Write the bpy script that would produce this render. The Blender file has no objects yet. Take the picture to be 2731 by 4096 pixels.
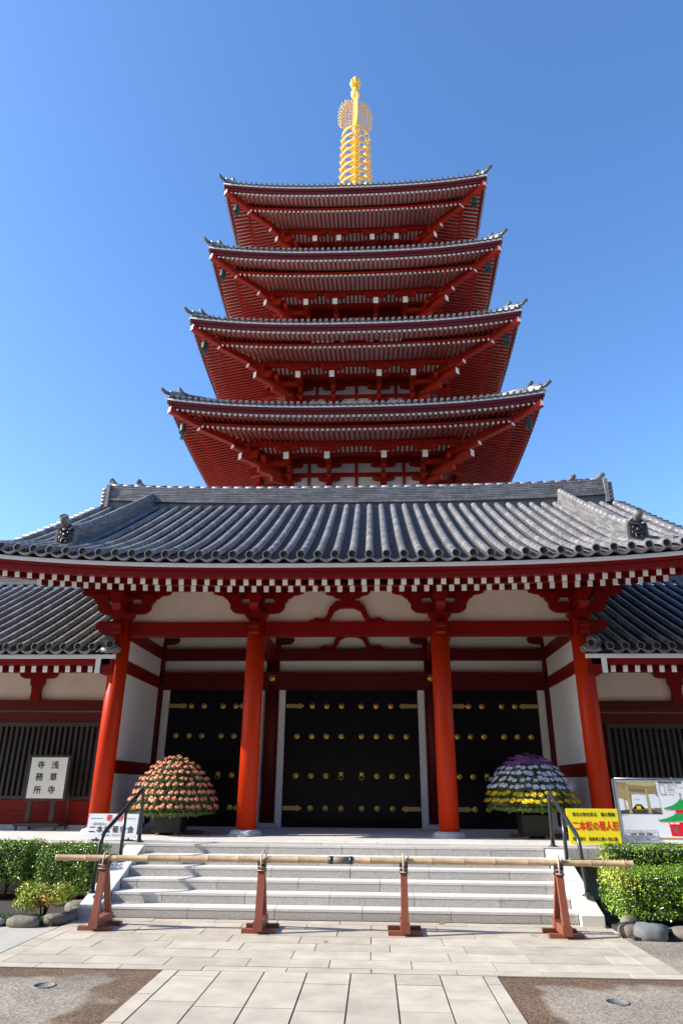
import bpy, math, random
import numpy as np
from mathutils import Vector, Matrix
random.seed(7)
R_ = math.radians
S = bpy.context.scene
C = S.collection

# ------------------------------------------------------------------ camera
cam_d = bpy.data.cameras.new("camera"); cam = bpy.data.objects.new("camera", cam_d); C.objects.link(cam)
F = Vector((-0.0444266, 0.92507569, 0.37717534)); RT = Vector((0.99895189, 0.04530007, 0.00655939)); UP = Vector((0.01101814, -0.37707143, 0.92611864))
cam.matrix_world = Matrix(((RT.x, UP.x, -F.x, 0), (RT.y, UP.y, -F.y, 0), (RT.z, UP.z, -F.z, 1.65), (0, 0, 0, 1)))
cam_d.sensor_fit = 'VERTICAL'; cam_d.sensor_height = 36.0; cam_d.lens = 2694.24 / 4096 * 36
cam_d.clip_start = 0.1; cam_d.clip_end = 3000
S.camera = cam

# ------------------------------------------------------------------ world + sun
SUN_DIR = Vector((-1.6, -0.30, 1.0)).normalized()
el = math.asin(SUN_DIR.z); az = math.atan2(SUN_DIR.x, SUN_DIR.y)
W = bpy.data.worlds.new("World"); S.world = W; W.use_nodes = True
nt = W.node_tree; bg = nt.nodes['Background']
sky = nt.nodes.new('ShaderNodeTexSky'); sky.sky_type = 'NISHITA'; sky.sun_disc = False
sky.sun_elevation = el; sky.sun_rotation = az
sky.air_density = 1.0; sky.dust_density = 0.6; sky.ozone_density = 2.5; sky.altitude = 0
hsv = nt.nodes.new('ShaderNodeHueSaturation'); hsv.inputs['Saturation'].default_value = 1.19; hsv.inputs['Hue'].default_value = 0.505; nt.links.new(sky.outputs[0], hsv.inputs['Color']); nt.links.new(hsv.outputs[0], bg.inputs[0]); bg.inputs[1].default_value = 0.176
sl = bpy.data.lights.new("sun", 'SUN'); sl.energy = 5.0; sl.angle = R_(0.53); sl.color = (1.0, 0.93, 0.82)
so = bpy.data.objects.new("sun", sl); C.objects.link(so)
so.rotation_euler = SUN_DIR.to_track_quat('Z', 'Y').to_euler()
S.view_settings.view_transform = 'Standard'; S.view_settings.look = 'None'
S.view_settings.exposure = 0.88; S.view_settings.gamma = 1.0

# ------------------------------------------------------------------ materials
MAT = {}
def mat(name, col, rough=0.6, metal=0.0, noise=0.0, nscale=6.0, bump=0.0, bscale=40.0, rnd=0.0, spec=0.5, col2=None, streak=False, sheen=None):
    m = bpy.data.materials.new(name); m.use_nodes = True; n = m.node_tree; L = n.links
    b = n.nodes['Principled BSDF']; b.inputs['Roughness'].default_value = rough; b.inputs['Metallic'].default_value = metal
    b.inputs['Specular IOR Level'].default_value = spec
    src = None
    base = n.nodes.new('ShaderNodeRGB'); base.outputs[0].default_value = (*col, 1); src = base.outputs[0]
    tc = n.nodes.new('ShaderNodeTexCoord')
    if noise > 0 or col2:
        tx = n.nodes.new('ShaderNodeTexNoise'); tx.inputs['Scale'].default_value = nscale; tx.inputs['Detail'].default_value = 6
        tx.inputs['Roughness'].default_value = 0.65
        mp = n.nodes.new('ShaderNodeMapping')
        if streak: mp.inputs['Scale'].default_value = (1, 1, 0.15)
        L.new(tc.outputs['Object'], mp.inputs[0]); L.new(mp.outputs[0], tx.inputs['Vector'])
        mr = n.nodes.new('ShaderNodeMapRange'); mr.inputs[1].default_value = 0.3; mr.inputs[2].default_value = 0.7
        L.new(tx.outputs[0], mr.inputs[0])
        mx = n.nodes.new('ShaderNodeMix'); mx.data_type = 'RGBA'
        c2 = col2 if col2 else tuple(c * (1 - noise) for c in col)
        mx.inputs[6].default_value = (*c2, 1); L.new(src, mx.inputs[7]); L.new(mr.outputs[0], mx.inputs[0]); src = mx.outputs[2]
    if rnd > 0:
        at = n.nodes.new('ShaderNodeAttribute'); at.attribute_name = 'rnd'
        mr = n.nodes.new('ShaderNodeMapRange'); mr.inputs[3].default_value = 1 - rnd; mr.inputs[4].default_value = 1 + rnd
        L.new(at.outputs['Fac'], mr.inputs[0])
        hv = n.nodes.new('ShaderNodeHueSaturation'); L.new(src, hv.inputs['Color']); L.new(mr.outputs[0], hv.inputs['Value']); src = hv.outputs[0]
    L.new(src, b.inputs['Base Color'])
    if bump > 0:
        t2 = n.nodes.new('ShaderNodeTexNoise'); t2.inputs['Scale'].default_value = bscale; t2.inputs['Detail'].default_value = 4
        L.new(tc.outputs['Object'], t2.inputs['Vector'])
        bp = n.nodes.new('ShaderNodeBump'); bp.inputs['Strength'].default_value = bump; bp.inputs['Distance'].default_value = 0.01
        L.new(t2.outputs[0], bp.inputs['Height']); L.new(bp.outputs[0], b.inputs['Normal'])
    MAT[name] = m
    return m
RED = mat('vermilion_eave_shade', (0.20, 0.004, 0.002), 0.42, noise=0.18, nscale=2.5, bump=0.05, bscale=30, spec=0.25)  # columns' vermilion with the eave shade worked into a darker colour
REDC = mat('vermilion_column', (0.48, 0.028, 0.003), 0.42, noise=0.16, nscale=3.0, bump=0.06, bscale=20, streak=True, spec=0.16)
REDD = mat('dark_red_paint', (0.105, 0.005, 0.004), 0.5, noise=0.2, nscale=3, spec=0.25)  # darker red tone for porch rear, wing beams and undersides
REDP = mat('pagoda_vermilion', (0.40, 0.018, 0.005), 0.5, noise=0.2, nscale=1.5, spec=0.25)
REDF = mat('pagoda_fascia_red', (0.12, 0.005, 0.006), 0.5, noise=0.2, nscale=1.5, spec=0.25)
WHITE = mat('white_endgrain_paint', (0.80, 0.80, 0.78), 0.55, noise=0.06, nscale=8)
PLAS = mat('cream_plaster', (0.76, 0.64, 0.53), 0.85, noise=0.13, nscale=2.2, bump=0.08, bscale=60)
PLASW = mat('pale_plaster', (0.76, 0.72, 0.69), 0.85, noise=0.10, nscale=1.6, bump=0.08, bscale=60)
TILE = mat('smoked_clay_tile', (0.225, 0.222, 0.225), 0.45, noise=0.45, nscale=5.0, bump=0.25, bscale=45, rnd=0.28, spec=0.6)
TILED = mat('dark_tile_end', (0.035, 0.036, 0.04), 0.4, noise=0.3, nscale=12, spec=0.6)
TILEG = mat('tile_rim', (0.20, 0.20, 0.21), 0.4, noise=0.25, nscale=12, rnd=0.1)
DOOR = mat('black_lacquer', (0.004, 0.004, 0.006), 0.35, noise=0.3, nscale=4, bump=0.04, bscale=15, spec=0.25)
BLACK = mat('gap_shade_black', (0.01, 0.01, 0.011), 0.4, spec=0.5)
GOLD = mat('gilt_metal', (0.95, 0.60, 0.13), 0.34, metal=0.85, noise=0.12, nscale=8)
GOLDF = mat('gilt_finial', (0.92, 0.55, 0.10), 0.45, metal=0.35, noise=0.05, nscale=3)
BRASS = mat('brass_plate', (0.62, 0.46, 0.16), 0.42, metal=0.8, noise=0.2, nscale=20)
BRONZE = mat('green_bronze', (0.014, 0.035, 0.03), 0.5, metal=0.2, noise=0.4, nscale=10)
STONE = mat('granite_block', (0.50, 0.48, 0.445), 0.8, noise=0.38, nscale=38, bump=0.8, bscale=70, rnd=0.1)
STONET = mat('granite_tread', (0.64, 0.62, 0.58), 0.7, noise=0.14, nscale=4, bump=0.15, bscale=90, rnd=0.06)
STONEP = mat('plinth_stone', (0.52, 0.52, 0.52), 0.7, noise=0.3, nscale=9, bump=0.3, bscale=50)
PAVE = mat('paving_slab', (0.52, 0.465, 0.375), 0.75, noise=0.30, nscale=3.0, bump=0.3, bscale=80, rnd=0.10)
JOINT = mat('joint_sand', (0.06, 0.05, 0.04), 0.9, noise=0.4, nscale=10)
IRON = mat('worn_iron', (0.20, 0.20, 0.19), 0.6, noise=0.4, nscale=30, bump=0.4, bscale=60)
GRND = mat('court_ground', (0.52, 0.49, 0.44), 0.9, noise=0.2, nscale=0.3)
CONC = mat('concrete_walk', (0.44, 0.42, 0.37), 0.85, noise=0.2, nscale=2.0, bump=0.4, bscale=90)
SOIL = mat('garden_soil', (0.05, 0.04, 0.03), 0.95, noise=0.5, nscale=12, bump=0.8, bscale=30)
BAMB = mat('dried_bamboo', (0.58, 0.42, 0.25), 0.42, noise=0.35, nscale=9, bump=0.15, bscale=40, rnd=0.12)
BAMBN = mat('bamboo_node', (0.40, 0.27, 0.14), 0.5, noise=0.3, nscale=15)
TRES = mat('brown_red_wood', (0.26, 0.075, 0.045), 0.5, noise=0.25, nscale=5, bump=0.1, bscale=30, streak=True)
RAIL = mat('dark_steel_paint', (0.035, 0.045, 0.05), 0.3, metal=0.2, noise=0.25, nscale=14, spec=0.6)
LEAF = mat('glossy_leaf', (0.15, 0.26, 0.022), 0.28, rnd=0.75, spec=0.6)
LEAFY = mat('yellow_green_leaf', (0.34, 0.40, 0.04), 0.38, rnd=0.65, spec=0.5)
LEAFO = mat('ochre_leaf', (0.40, 0.26, 0.05), 0.45, rnd=0.6, spec=0.4)
PLASP = mat('cream_eave_board', (0.86, 0.80, 0.72), 0.8, noise=0.05, nscale=1)
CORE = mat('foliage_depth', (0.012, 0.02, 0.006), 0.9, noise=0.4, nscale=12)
MUML = mat('chrysanthemum_leaf', (0.11, 0.16, 0.035), 0.55, rnd=0.6)
BARK = mat('bark', (0.09, 0.06, 0.04), 0.9, noise=0.4, nscale=20, bump=0.6, bscale=40)
ROCK = mat('garden_rock', (0.23, 0.20, 0.16), 0.85, noise=0.45, nscale=4, bump=0.9, bscale=18)
ROCKG = mat('grey_boulder', (0.17, 0.185, 0.20), 0.8, noise=0.35, nscale=5, bump=0.7, bscale=18)
MOSS = mat('ground_cover', (0.07, 0.14, 0.03), 0.8, rnd=0.5)
SIGNW = mat('white_sign_board', (0.80, 0.82, 0.86), 0.35, noise=0.02)
SIGNC = mat('cream_sign_board', (0.72, 0.72, 0.62), 0.35, noise=0.03)
SIGNY = mat('yellow_sign_board', (0.85, 0.70, 0.02), 0.45, noise=0.03)
INK = mat('black_ink', (0.012, 0.012, 0.015), 0.5)
INKR = mat('red_ink', (0.75, 0.01, 0.02), 0.5)
INKG = mat('green_ink', (0.02, 0.32, 0.14), 0.5)
BRN = mat('dark_brown_frame', (0.045, 0.028, 0.022), 0.45, noise=0.3, nscale=10)
SLAT = mat('dark_wood_slat', (0.040, 0.024, 0.017), 0.45, noise=0.4, nscale=6, streak=True)
GLASS = mat('window_glass', (0.02, 0.03, 0.035), 0.08, spec=0.8, noise=0.3, nscale=1.5)
POTM = mat('black_pot_wood', (0.020, 0.022, 0.018), 0.6, noise=0.5, nscale=5, bump=0.3, bscale=20)
WOODP = mat('plain_timber', (0.25, 0.13, 0.06), 0.6, noise=0.3, nscale=6)
STEEL = mat('grey_steel', (0.35, 0.36, 0.37), 0.35, metal=0.8, noise=0.2, nscale=8)
ROPE = mat('rope', (0.50, 0.44, 0.34), 0.8, noise=0.3, nscale=60)
TAPE = mat('navy_tape', (0.012, 0.02, 0.05), 0.35)
WIRE = mat('wire', (0.16, 0.13, 0.09), 0.6)

# aggregate ground, grey with brown-stained bands along the paving edge
def ground_mat():
    m = bpy.data.materials.new('washed_aggregate'); m.use_nodes = True; n = m.node_tree; L = n.links; b = n.nodes['Principled BSDF']
    tc = n.nodes.new('ShaderNodeTexCoord'); b.inputs['Roughness'].default_value = 0.85
    vo = n.nodes.new('ShaderNodeTexVoronoi'); vo.inputs['Scale'].default_value = 95; L.new(tc.outputs['Object'], vo.inputs['Vector'])
    sep = n.nodes.new('ShaderNodeSeparateColor'); L.new(vo.outputs['Color'], sep.inputs[0])
    def mixc(a, bb, f):
        x = n.nodes.new('ShaderNodeMix'); x.data_type = 'RGBA'
        for i, v in ((6, a), (7, bb)):
            if isinstance(v, tuple): x.inputs[i].default_value = (*v, 1)
            else: L.new(v, x.inputs[i])
        L.new(f, x.inputs[0]); return x.outputs[2]
    grey = mixc((0.11, 0.09, 0.07), (0.42, 0.365, 0.29), sep.outputs[0])
    brown = mixc((0.03, 0.018, 0.011), (0.24, 0.15, 0.085), sep.outputs[1])
    sx = n.nodes.new('ShaderNodeSeparateXYZ'); L.new(tc.outputs['Object'], sx.inputs[0])
    no = n.nodes.new('ShaderNodeTexNoise'); no.inputs['Scale'].default_value = 2.2; no.inputs['Detail'].default_value = 5; L.new(tc.outputs['Object'], no.inputs['Vector'])
    def mth(op, a, bb=None, c=None):
        x = n.nodes.new('ShaderNodeMath'); x.operation = op
        for i, v in enumerate((a, bb, c)):
            if v is None: continue
            if isinstance(v, (int, float)): x.inputs[i].default_value = v
            else: L.new(v, x.inputs[i])
        return x.outputs[0]
    dy = mth('ABSOLUTE', mth('SUBTRACT', sx.outputs[1], 7.6))                       # distance from the kerb line
    dx = mth('SUBTRACT', mth('ABSOLUTE', mth('ADD', sx.outputs[0], 0.46)), 1.6)     # distance from the path edge
    d = mth('MINIMUM', dy, mth('ABSOLUTE', dx))
    d2 = mth('SUBTRACT', d, mth('MULTIPLY', mth('SUBTRACT', no.outputs[0], 0.18), 0.9))
    mr = n.nodes.new('ShaderNodeMapRange'); mr.inputs[1].default_value = -0.03; mr.inputs[2].default_value = 0.10; L.new(d2, mr.inputs[0])
    col = mixc(brown, grey, mr.outputs[0])
    n2 = n.nodes.new('ShaderNodeTexNoise'); n2.inputs['Scale'].default_value = 1.3; n2.inputs['Detail'].default_value = 6; L.new(tc.outputs['Object'], n2.inputs['Vector'])
    hv = n.nodes.new('ShaderNodeHueSaturation'); L.new(col, hv.inputs['Color'])
    m2 = n.nodes.new('ShaderNodeMapRange'); m2.inputs[1].default_value = .3; m2.inputs[2].default_value = .7; m2.inputs[3].default_value = 0.75; m2.inputs[4].default_value = 1.2
    L.new(n2.outputs[0], m2.inputs[0]); L.new(m2.outputs[0], hv.inputs['Value']); L.new(hv.outputs[0], b.inputs['Base Color'])
    bp = n.nodes.new('ShaderNodeBump'); bp.inputs['Strength'].default_value = 0.6; bp.inputs['Distance'].default_value = 0.006
    L.new(vo.outputs['Distance'], bp.inputs['Height']); L.new(bp.outputs[0], b.inputs['Normal'])
    return m
AGG = ground_mat()

# ------------------------------------------------------------------ mesh builder
class MB:
    def __init__(s): s.v = []; s.f = []; s.m = []; s.r = []; s.sm = []
    def add(s, vs, fs, m=0, r=0.5, smooth=False):
        o = len(s.v); s.v.extend(vs); s.r.extend([r] * len(vs))
        for f in fs: s.f.append(tuple(i + o for i in f)); s.m.append(m); s.sm.append(smooth)
    def box(s, x0, x1, y0, y1, z0, z1, m=0, r=0.5, mf=None):
        vs = [(x0, y0, z0), (x1, y0, z0), (x1, y1, z0), (x0, y1, z0), (x0, y0, z1), (x1, y0, z1), (x1, y1, z1), (x0, y1, z1)]
        fs = [(0, 3, 2, 1), (4, 5, 6, 7), (0, 1, 5, 4), (1, 2, 6, 5), (2, 3, 7, 6), (3, 0, 4, 7)]
        o = len(s.v); s.v.extend(vs); s.r.extend([r] * 8)
        for k, f in enumerate(fs):
            s.f.append(tuple(i + o for i in f)); s.m.append(mf if (mf is not None and k == 2) else m); s.sm.append(False)
    def hexa(s, vs, m=0, r=0.5, mf=None):      # 8 verts bottom 4 top 4
        fs = [(0, 3, 2, 1), (4, 5, 6, 7), (0, 1, 5, 4), (1, 2, 6, 5), (2, 3, 7, 6), (3, 0, 4, 7)]
        o = len(s.v); s.v.extend(vs); s.r.extend([r] * 8)
        for k, f in enumerate(fs):
            s.f.append(tuple(i + o for i in f)); s.m.append(mf if (mf is not None and k == 2) else m); s.sm.append(False)
    def bar(s, a, b, w, h, m=0, r=0.5, mf=None, up=(0, 0, 1)):   # beam from a to b, w wide h high, face at a gets mf
        a = Vector(a); b = Vector(b); d = (b - a).normalized(); u = Vector(up); sd = d.cross(u).normalized(); u = sd.cross(d).normalized()
        vs = []
        for q in (-1, 1):
            for p, e in ((a, -1), (a, 1), (b, 1), (b, -1)):
                vs.append(tuple(p + sd * (w / 2 * e) + u * (h / 2 * q)))
        s.hexa(vs, m, r, mf)
    def prism(s, pts, t0, t1, plane='xz', m=0, r=0.5, mf=None):
        n = len(pts)
        def P(a, b, t): return (a, t, b) if plane == 'xz' else ((t, a, b) if plane == 'yz' else (a, b, t))
        vs = [P(a, b, t0) for a, b in pts] + [P(a, b, t1) for a, b in pts]
        s.add(vs, [tuple(range(n))], m if mf is None else mf, r)
        o = len(s.v) - 2 * n
        s.f.append(tuple(o + n + i for i in reversed(range(n)))); s.m.append(m); s.sm.append(False)
        for i in range(n):
            j = (i + 1) % n; s.f.append((o + i, o + n + i, o + n + j, o + j)); s.m.append(m); s.sm.append(False)
    def tube(s, pts, rad, n=10, m=0, r=0.5, cap=True, smooth=True, rr=None):
        pts = [Vector(p) for p in pts]; k = len(pts); vs = []
        prev = None
        for i, p in enumerate(pts):
            d = (pts[min(i + 1, k - 1)] - pts[max(i - 1, 0)]).normalized()
            if prev is None:
                a = Vector((0, 0, 1)) if abs(d.z) < 0.9 else Vector((1, 0, 0)); u = d.cross(a).normalized()
            else: u = (prev - d * prev.dot(d)).normalized()
            prev = u; w = d.cross(u); q = rad if rr is None else rr[i]
            for j in range(n):
                t = 2 * math.pi * j / n; vs.append(tuple(p + u * (q * math.cos(t)) + w * (q * math.sin(t))))
        fs = []
        for i in range(k - 1):
            for j in range(n): fs.append((i * n + j, i * n + (j + 1) % n, (i + 1) * n + (j + 1) % n, (i + 1) * n + j))
        s.add(vs, fs, m, r, smooth)
        if cap:
            o = len(s.v) - k * n
            s.f.append(tuple(o + j for j in reversed(range(n)))); s.m.append(m); s.sm.append(False)
            s.f.append(tuple(o + (k - 1) * n + j for j in range(n))); s.m.append(m); s.sm.append(False)
    def lathe(s, prof, cx=0, cy=0, n=24, m=0, smooth=True, axis='z', cz=0, r=0.5, cap=True):
        vs = []; k = len(prof)
        for q, z in prof:
            for j in range(n):
                t = 2 * math.pi * j / n
                if axis == 'z': vs.append((cx + q * math.cos(t), cy + q * math.sin(t), z))
                else: vs.append((cx + q * math.cos(t), cy + z, cz + q * math.sin(t)))   # axis y
        fs = []
        for i in range(k - 1):
            for j in range(n):
                a = (i * n + j, i * n + (j + 1) % n, (i + 1) * n + (j + 1) % n, (i + 1) * n + j)
                fs.append(a if axis == 'z' else a[::-1])
        s.add(vs, fs, m, r, smooth)
        if not cap: return
        o = len(s.v) - k * n
        if prof[0][0] > 1e-4: s.f.append(tuple(o + j for j in (reversed(range(n)) if axis == 'z' else range(n)))); s.m.append(m); s.sm.append(False)
        if prof[-1][0] > 1e-4: s.f.append(tuple(o + (k - 1) * n + j for j in (range(n) if axis == 'z' else reversed(range(n))))); s.m.append(m); s.sm.append(False)
    def build(s, name, mats, parent=None, loc=(0, 0, 0)):
        me = bpy.data.meshes.new(name); me.from_pydata(s.v, [], s.f); me.update()
        if not isinstance(mats, (list, tuple)): mats = [mats]
        for q in mats: me.materials.append(q)
        me.polygons.foreach_set('material_index', s.m); me.polygons.foreach_set('use_smooth', s.sm)
        a = me.attributes.new('rnd', 'FLOAT', 'POINT'); a.data.foreach_set('value', s.r)
        return link(name, me, parent, loc)
def link(name, me, parent=None, loc=(0, 0, 0), rot=None):
    o = bpy.data.objects.new(name, me); C.objects.link(o); o.location = loc
    if rot: o.rotation_euler = rot
    if parent: o.parent = parent
    return o
def thing(name, label, cat, loc=(0, 0, 0), group=None):
    o = link(name, None, None, loc); return tag(o, label, cat, group)
def tag(o, label, cat, group=None):
    o['label'] = label; o['category'] = cat
    if group: o['group'] = group
    return o
def struct(o): o['kind'] = 'structure'; return o
def copy_tree(o, parent=None):
    c = o.copy(); C.objects.link(c); c.parent = parent
    for ch in list(o.children): copy_tree(ch, c)
    return c

def text_mesh(s, size, bold=0.0, align='CENTER'):
    cu = bpy.data.curves.new('lettering', 'FONT'); cu.body = s; cu.size = size; cu.align_x = align; cu.align_y = 'CENTER'
    cu.resolution_u = 2
    ob = bpy.data.objects.new('lettering_tmp', cu); C.objects.link(ob)
    dg = bpy.context.evaluated_depsgraph_get(); me = bpy.data.meshes.new_from_object(ob.evaluated_get(dg))
    bpy.data.objects.remove(ob); bpy.data.curves.remove(cu)
    if bold > 0:     # heavier strokes: the same outlines laid again a hair apart
        V = [tuple(v.co) for v in me.vertices]; P = [tuple(p.vertices) for p in me.polygons]; nv, nf = [], []
        for k, (dx, dy) in enumerate(((0, 0), (1, 0), (-1, 0), (0, 1), (0, -1), (.7, .7), (-.7, -.7), (.7, -.7), (-.7, .7))):
            o = len(nv); nv += [(x + dx * bold, y + dy * bold, z + k * .00012) for x, y, z in V]; nf += [tuple(i + o for i in p) for p in P]
        me = bpy.data.meshes.new('lettering'); me.from_pydata(nv, [], nf)
    me.name = 'lettering'
    return me
def lettering(s, size, x, z, material, parent, y=-0.004, bold=0.0, w=None, align='CENTER', shear=None, wd=None):
    """flat letters standing in the sign's own xz plane; w = wanted width"""
    me = text_mesh(s, size, bold, align); me.materials.clear(); me.materials.append(material)
    o = link('lettering', me, parent, (x, y, z), (R_(90), 0, 0))
    if w:
        xs = [v.co.x for v in me.vertices]; ww = max(xs) - min(xs); k = w / ww
        o.scale = (k, 1, 1)
        o.location.x = x - (max(xs) + min(xs)) / 2 * k
    if wd: pass
    return o

# ================================================================== SETTING
HX = -0.53; HP = 0.773; YC = 14.04; YE = 11.93; Y0 = 10.28
b = MB(); b.box(-600, 600, -300, 900, -0.3, -0.02); struct(b.build('ground', GRND))
b = MB(); b.box(-8, -3.97, 6.9, 9.62, -0.015, -0.004); struct(b.build('pavement', CONC))
# aggregate patches either side of the path and at the right
b = MB()
b.box(-12, -2.064, -4, 7.585, -0.019, -0.006); b.box(1.146, 12, -4, 7.585, -0.019, -0.0055)
b.box(2.945, 12, 7.585, 9.55, -0.019, -0.006)
struct(b.build('gravel_yard', AGG))
# paving slabs, one sheet of separate stones over a dark joint bed
b = MB(); rr = random.Random(3)
b.box(-3.955, 2.93, 7.60, Y0 + .3, -0.03, -0.006, 1)
b.box(-2.06, 1.14, -4, 7.6, -0.03, -0.0065, 1)
G = 0.005
def slab(x0, x1, y0, y1):
    z = rr.uniform(-.0015, .0015); b.box(x0 + G, x1 - G, y0 + G, y1 - G, -0.02, z, 0, rr.random())
rows = [7.605, 7.785, 8.127, 8.508, 8.881, 9.281, 9.65, 10.03, 10.26]
for i in range(len(rows) - 1):
    y0, y1 = rows[i], rows[i + 1]
    if i == 0: xs = [-3.95] + [-0.05 + .82 * k for k in range(-4, 4)] + [2.925]
    else:
        off = -0.06 + (0.41 if i % 2 == 1 else 0) - .2 * (i == 3)
        xs = [-3.95, -3.74] + [off + .82 * k for k in range(-6, 5) if -3.5 < off + .82 * k < 2.45] + [2.67, 2.925]
    for k in range(len(xs) - 1): slab(xs[k], xs[k + 1], y0, y1)
cols = [-2.06, -1.90, -1.489, -1.07, -.661, -.244, .174, .594, 1.0, 1.14]
for i in range(len(cols) - 1):
    y = 7.6 - (0, .2, .37, .36, .39, .01, .37, .0, .3)[i]; ys = [7.6]
    if y < 7.59: ys.append(y)
    while y > -3.5: y -= rr.choice((.76, .78, .80)); ys.append(y)
    for k in range(len(ys) - 1): slab(cols[i] + .002, cols[i + 1] - .002, ys[k + 1], ys[k])
struct(b.build('paving', [PAVE, JOINT]))
# garden beds
b = MB(); b.box(-12, -4.05, 9.6, 12.3, -0.05, 0.03); b.box(3.02, 12, 9.35, 12.3, -0.05, 0.03); struct(b.build('soil', SOIL))

# ------------------------------------------------------------------ platform + staircase
plat = thing('stone_platform', 'long grey granite platform carrying the red gate hall and both side wings', 'platform', (HX, 12, 0))
b = MB(); rr = random.Random(5)
PX = HX
def wx(x): return x - PX
# body (recessed wall) and floor slabs in courses
b.box(-14, 14, .22, 14, 0, HP - .17, 1, .5)
b.box(-13.95, 13.95, .14, 14, HP - .17, HP - .012, 2, .5)
x = -14
while x < 14:       # front coping blocks, sit behind the stair's own top step in the middle
    w = 1.05; b.box(x + .004, min(x + w, 14) - .004, -.06 + rr.uniform(-.001, .001), .5, HP - .155, HP, 1, rr.random()); x += w
for j in range(12):
    x = -14 + .26 * (j % 2)
    y0 = .5 + j * .46
    while x < 14:
        b.box(x + .003, x + .52 - .003, y0 + .003, y0 + .457, HP - .1, HP - .0004 + rr.uniform(-.0006, .0004), 0, rr.random()); x += .52
b.build('platform_body', [STONET, STONE, JOINT], plat)
stair = thing('stone_staircase', 'six-riser granite staircase with sloping side walls leading up to the gate', 'staircase', (HX, Y0, 0))
TR = (YE - Y0) / 5; RS = HP / 6; x0s, x1s = wx(-3.69), wx(2.64)
for i in range(6):
    b = MB(); y0 = i * TR; y1 = y0 + TR + .03 if i < 5 else y0 + .02
    if i == 5: y1 = 1.74
    offs = (.0, .46, .93, .2, .7, .35)[i]; x = x0s - offs; z0 = i * RS; z1 = (i + 1) * RS
    while x < x1s:
        a = max(x, x0s) + .0035; c = min(x + 1.17, x1s) - .0035
        if c > a + .02:
            q = rr.random(); dy = rr.uniform(-.002, .002)
            if i < 5:
                b.box(a, c, y0 + dy, y1, z0 + .002, z1 - .028, 1, q); b.box(a, c, y0 - .004 + dy, y1, z1 - .028, z1, 0, q)
            else:
                b.box(a, c, y0 + dy - .03, y1 + .01 - .03, z0 + .002, z1 - .03, 1, q); b.box(a, c, y0 - .034 + dy, y1 - .02, z1 - .03, z1 + .002, 0, q)
        x += 1.17
    if i < 5: b.box(x0s, x1s, y0 + .012, 1.6, z0 - .02, z1 - .034, 2)
    b.build('step', [STONET, STONE, JOINT], stair)
for sx0, sx1 in ((-3.99, -3.70), (2.65, 2.94)):
    b = MB(); a, c = wx(sx0), wx(sx1)
    pts = [(-.12, 0), (-.12, .12), (1.62, HP - .015), (1.66, HP - .012), (1.66, 0)]
    def yz(i): return pts[i]
    # lower half and upper half blocks with a joint
    ym = .72; zm = .12 + (ym + .12) * (HP - .135) / 1.74
    b.prism([(-.12, 0), (ym - .003, 0), (ym - .003, zm - .002), (-.12, .12)], a, c, 'yz', 0, .4)
    b.prism([(ym + .003, 0), (1.59, 0), (1.59, HP - .012), (ym + .003, zm + .001)], a, c, 'yz', 0, .65)
    b.build('cheek_wall', [STONET], stair)

# ------------------------------------------------------------------ tiled roof helpers (local: u along the eave, t inwards)
def tile_slope(name, parent, us, s, tmax, h, rise, loc=(0, 0, 0), rotz=0, r=.078, seg=.27, course=.13, rng=11, depth=.055):
    """us = list of barrel centre positions; surface height h(t)+rise(u)"""
    rg = random.Random(rng); b = MB()
    def fade(t): return max(0.0, 1 - t / 1.6)
    angs = [math.pi * (-.08 + 1.16 * j / 7) for j in range(8)]
    for u in us:
        T = tmax(u)
        if T < .1: continue
        k = max(1, int(math.ceil(T / seg)))
        for i in range(k):
            t0 = i * seg; t1 = min((i + 1) * seg + .015, T); q = rg.random(); vs = []
            for t, rad in ((t0, r * 1.05), (t0 + .02, r * 1.06), (t1, r * .94)):
                zc = h(t) + rise(u) * fade(t)
                for a in angs: vs.append((u + rad * math.cos(a), t, zc + .0 + rad * math.sin(a)))
            fs = []
            for e in range(2):
                for j in range(7): fs.append((e * 8 + j, e * 8 + j + 1, (e + 1) * 8 + j + 1, (e + 1) * 8 + j))
            b.add(vs, [f[::-1] for f in fs], 0, q, True)
            if i > 0: b.f.append(tuple(len(b.v) - 24 + j for j in range(8))); b.m.append(0); b.sm.append(False)
    for u in us[:-1]:
        uc = u + s / 2; T = min(tmax(u), tmax(u + s)) if min(tmax(u), tmax(u + s)) > .1 else 0
        T = max(T, 0)
        n = int(T / course)
        for i in range(n + 1):
            t0 = i * course - (.03 if i == 0 else 0); t1 = min((i + 1) * course, T + .05); q = rg.random(); vs = []
            for t, dz in ((t0, -.034), (t0, .0), (t1, -.026)):
                for j in range(6):
                    e = -1 + 2 * j / 5; x = uc + e * (s / 2 - r * .55)
                    vs.append((x, t, h(t) + rise(uc) * fade(t) - .05 - depth * (1 - e * e) + dz))
            fs = []
            for e in range(2):
                for j in range(5): fs.append((e * 6 + j, e * 6 + j + 1, (e + 1) * 6 + j + 1, (e + 1) * 6 + j))
            b.add(vs, fs, 0, q * .25, False)  # pans keep only the dark tones: trough shade put into the colour
    o = b.build(name, [TILE], parent, loc); o.rotation_euler = (0, 0, rotz); return o

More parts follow.
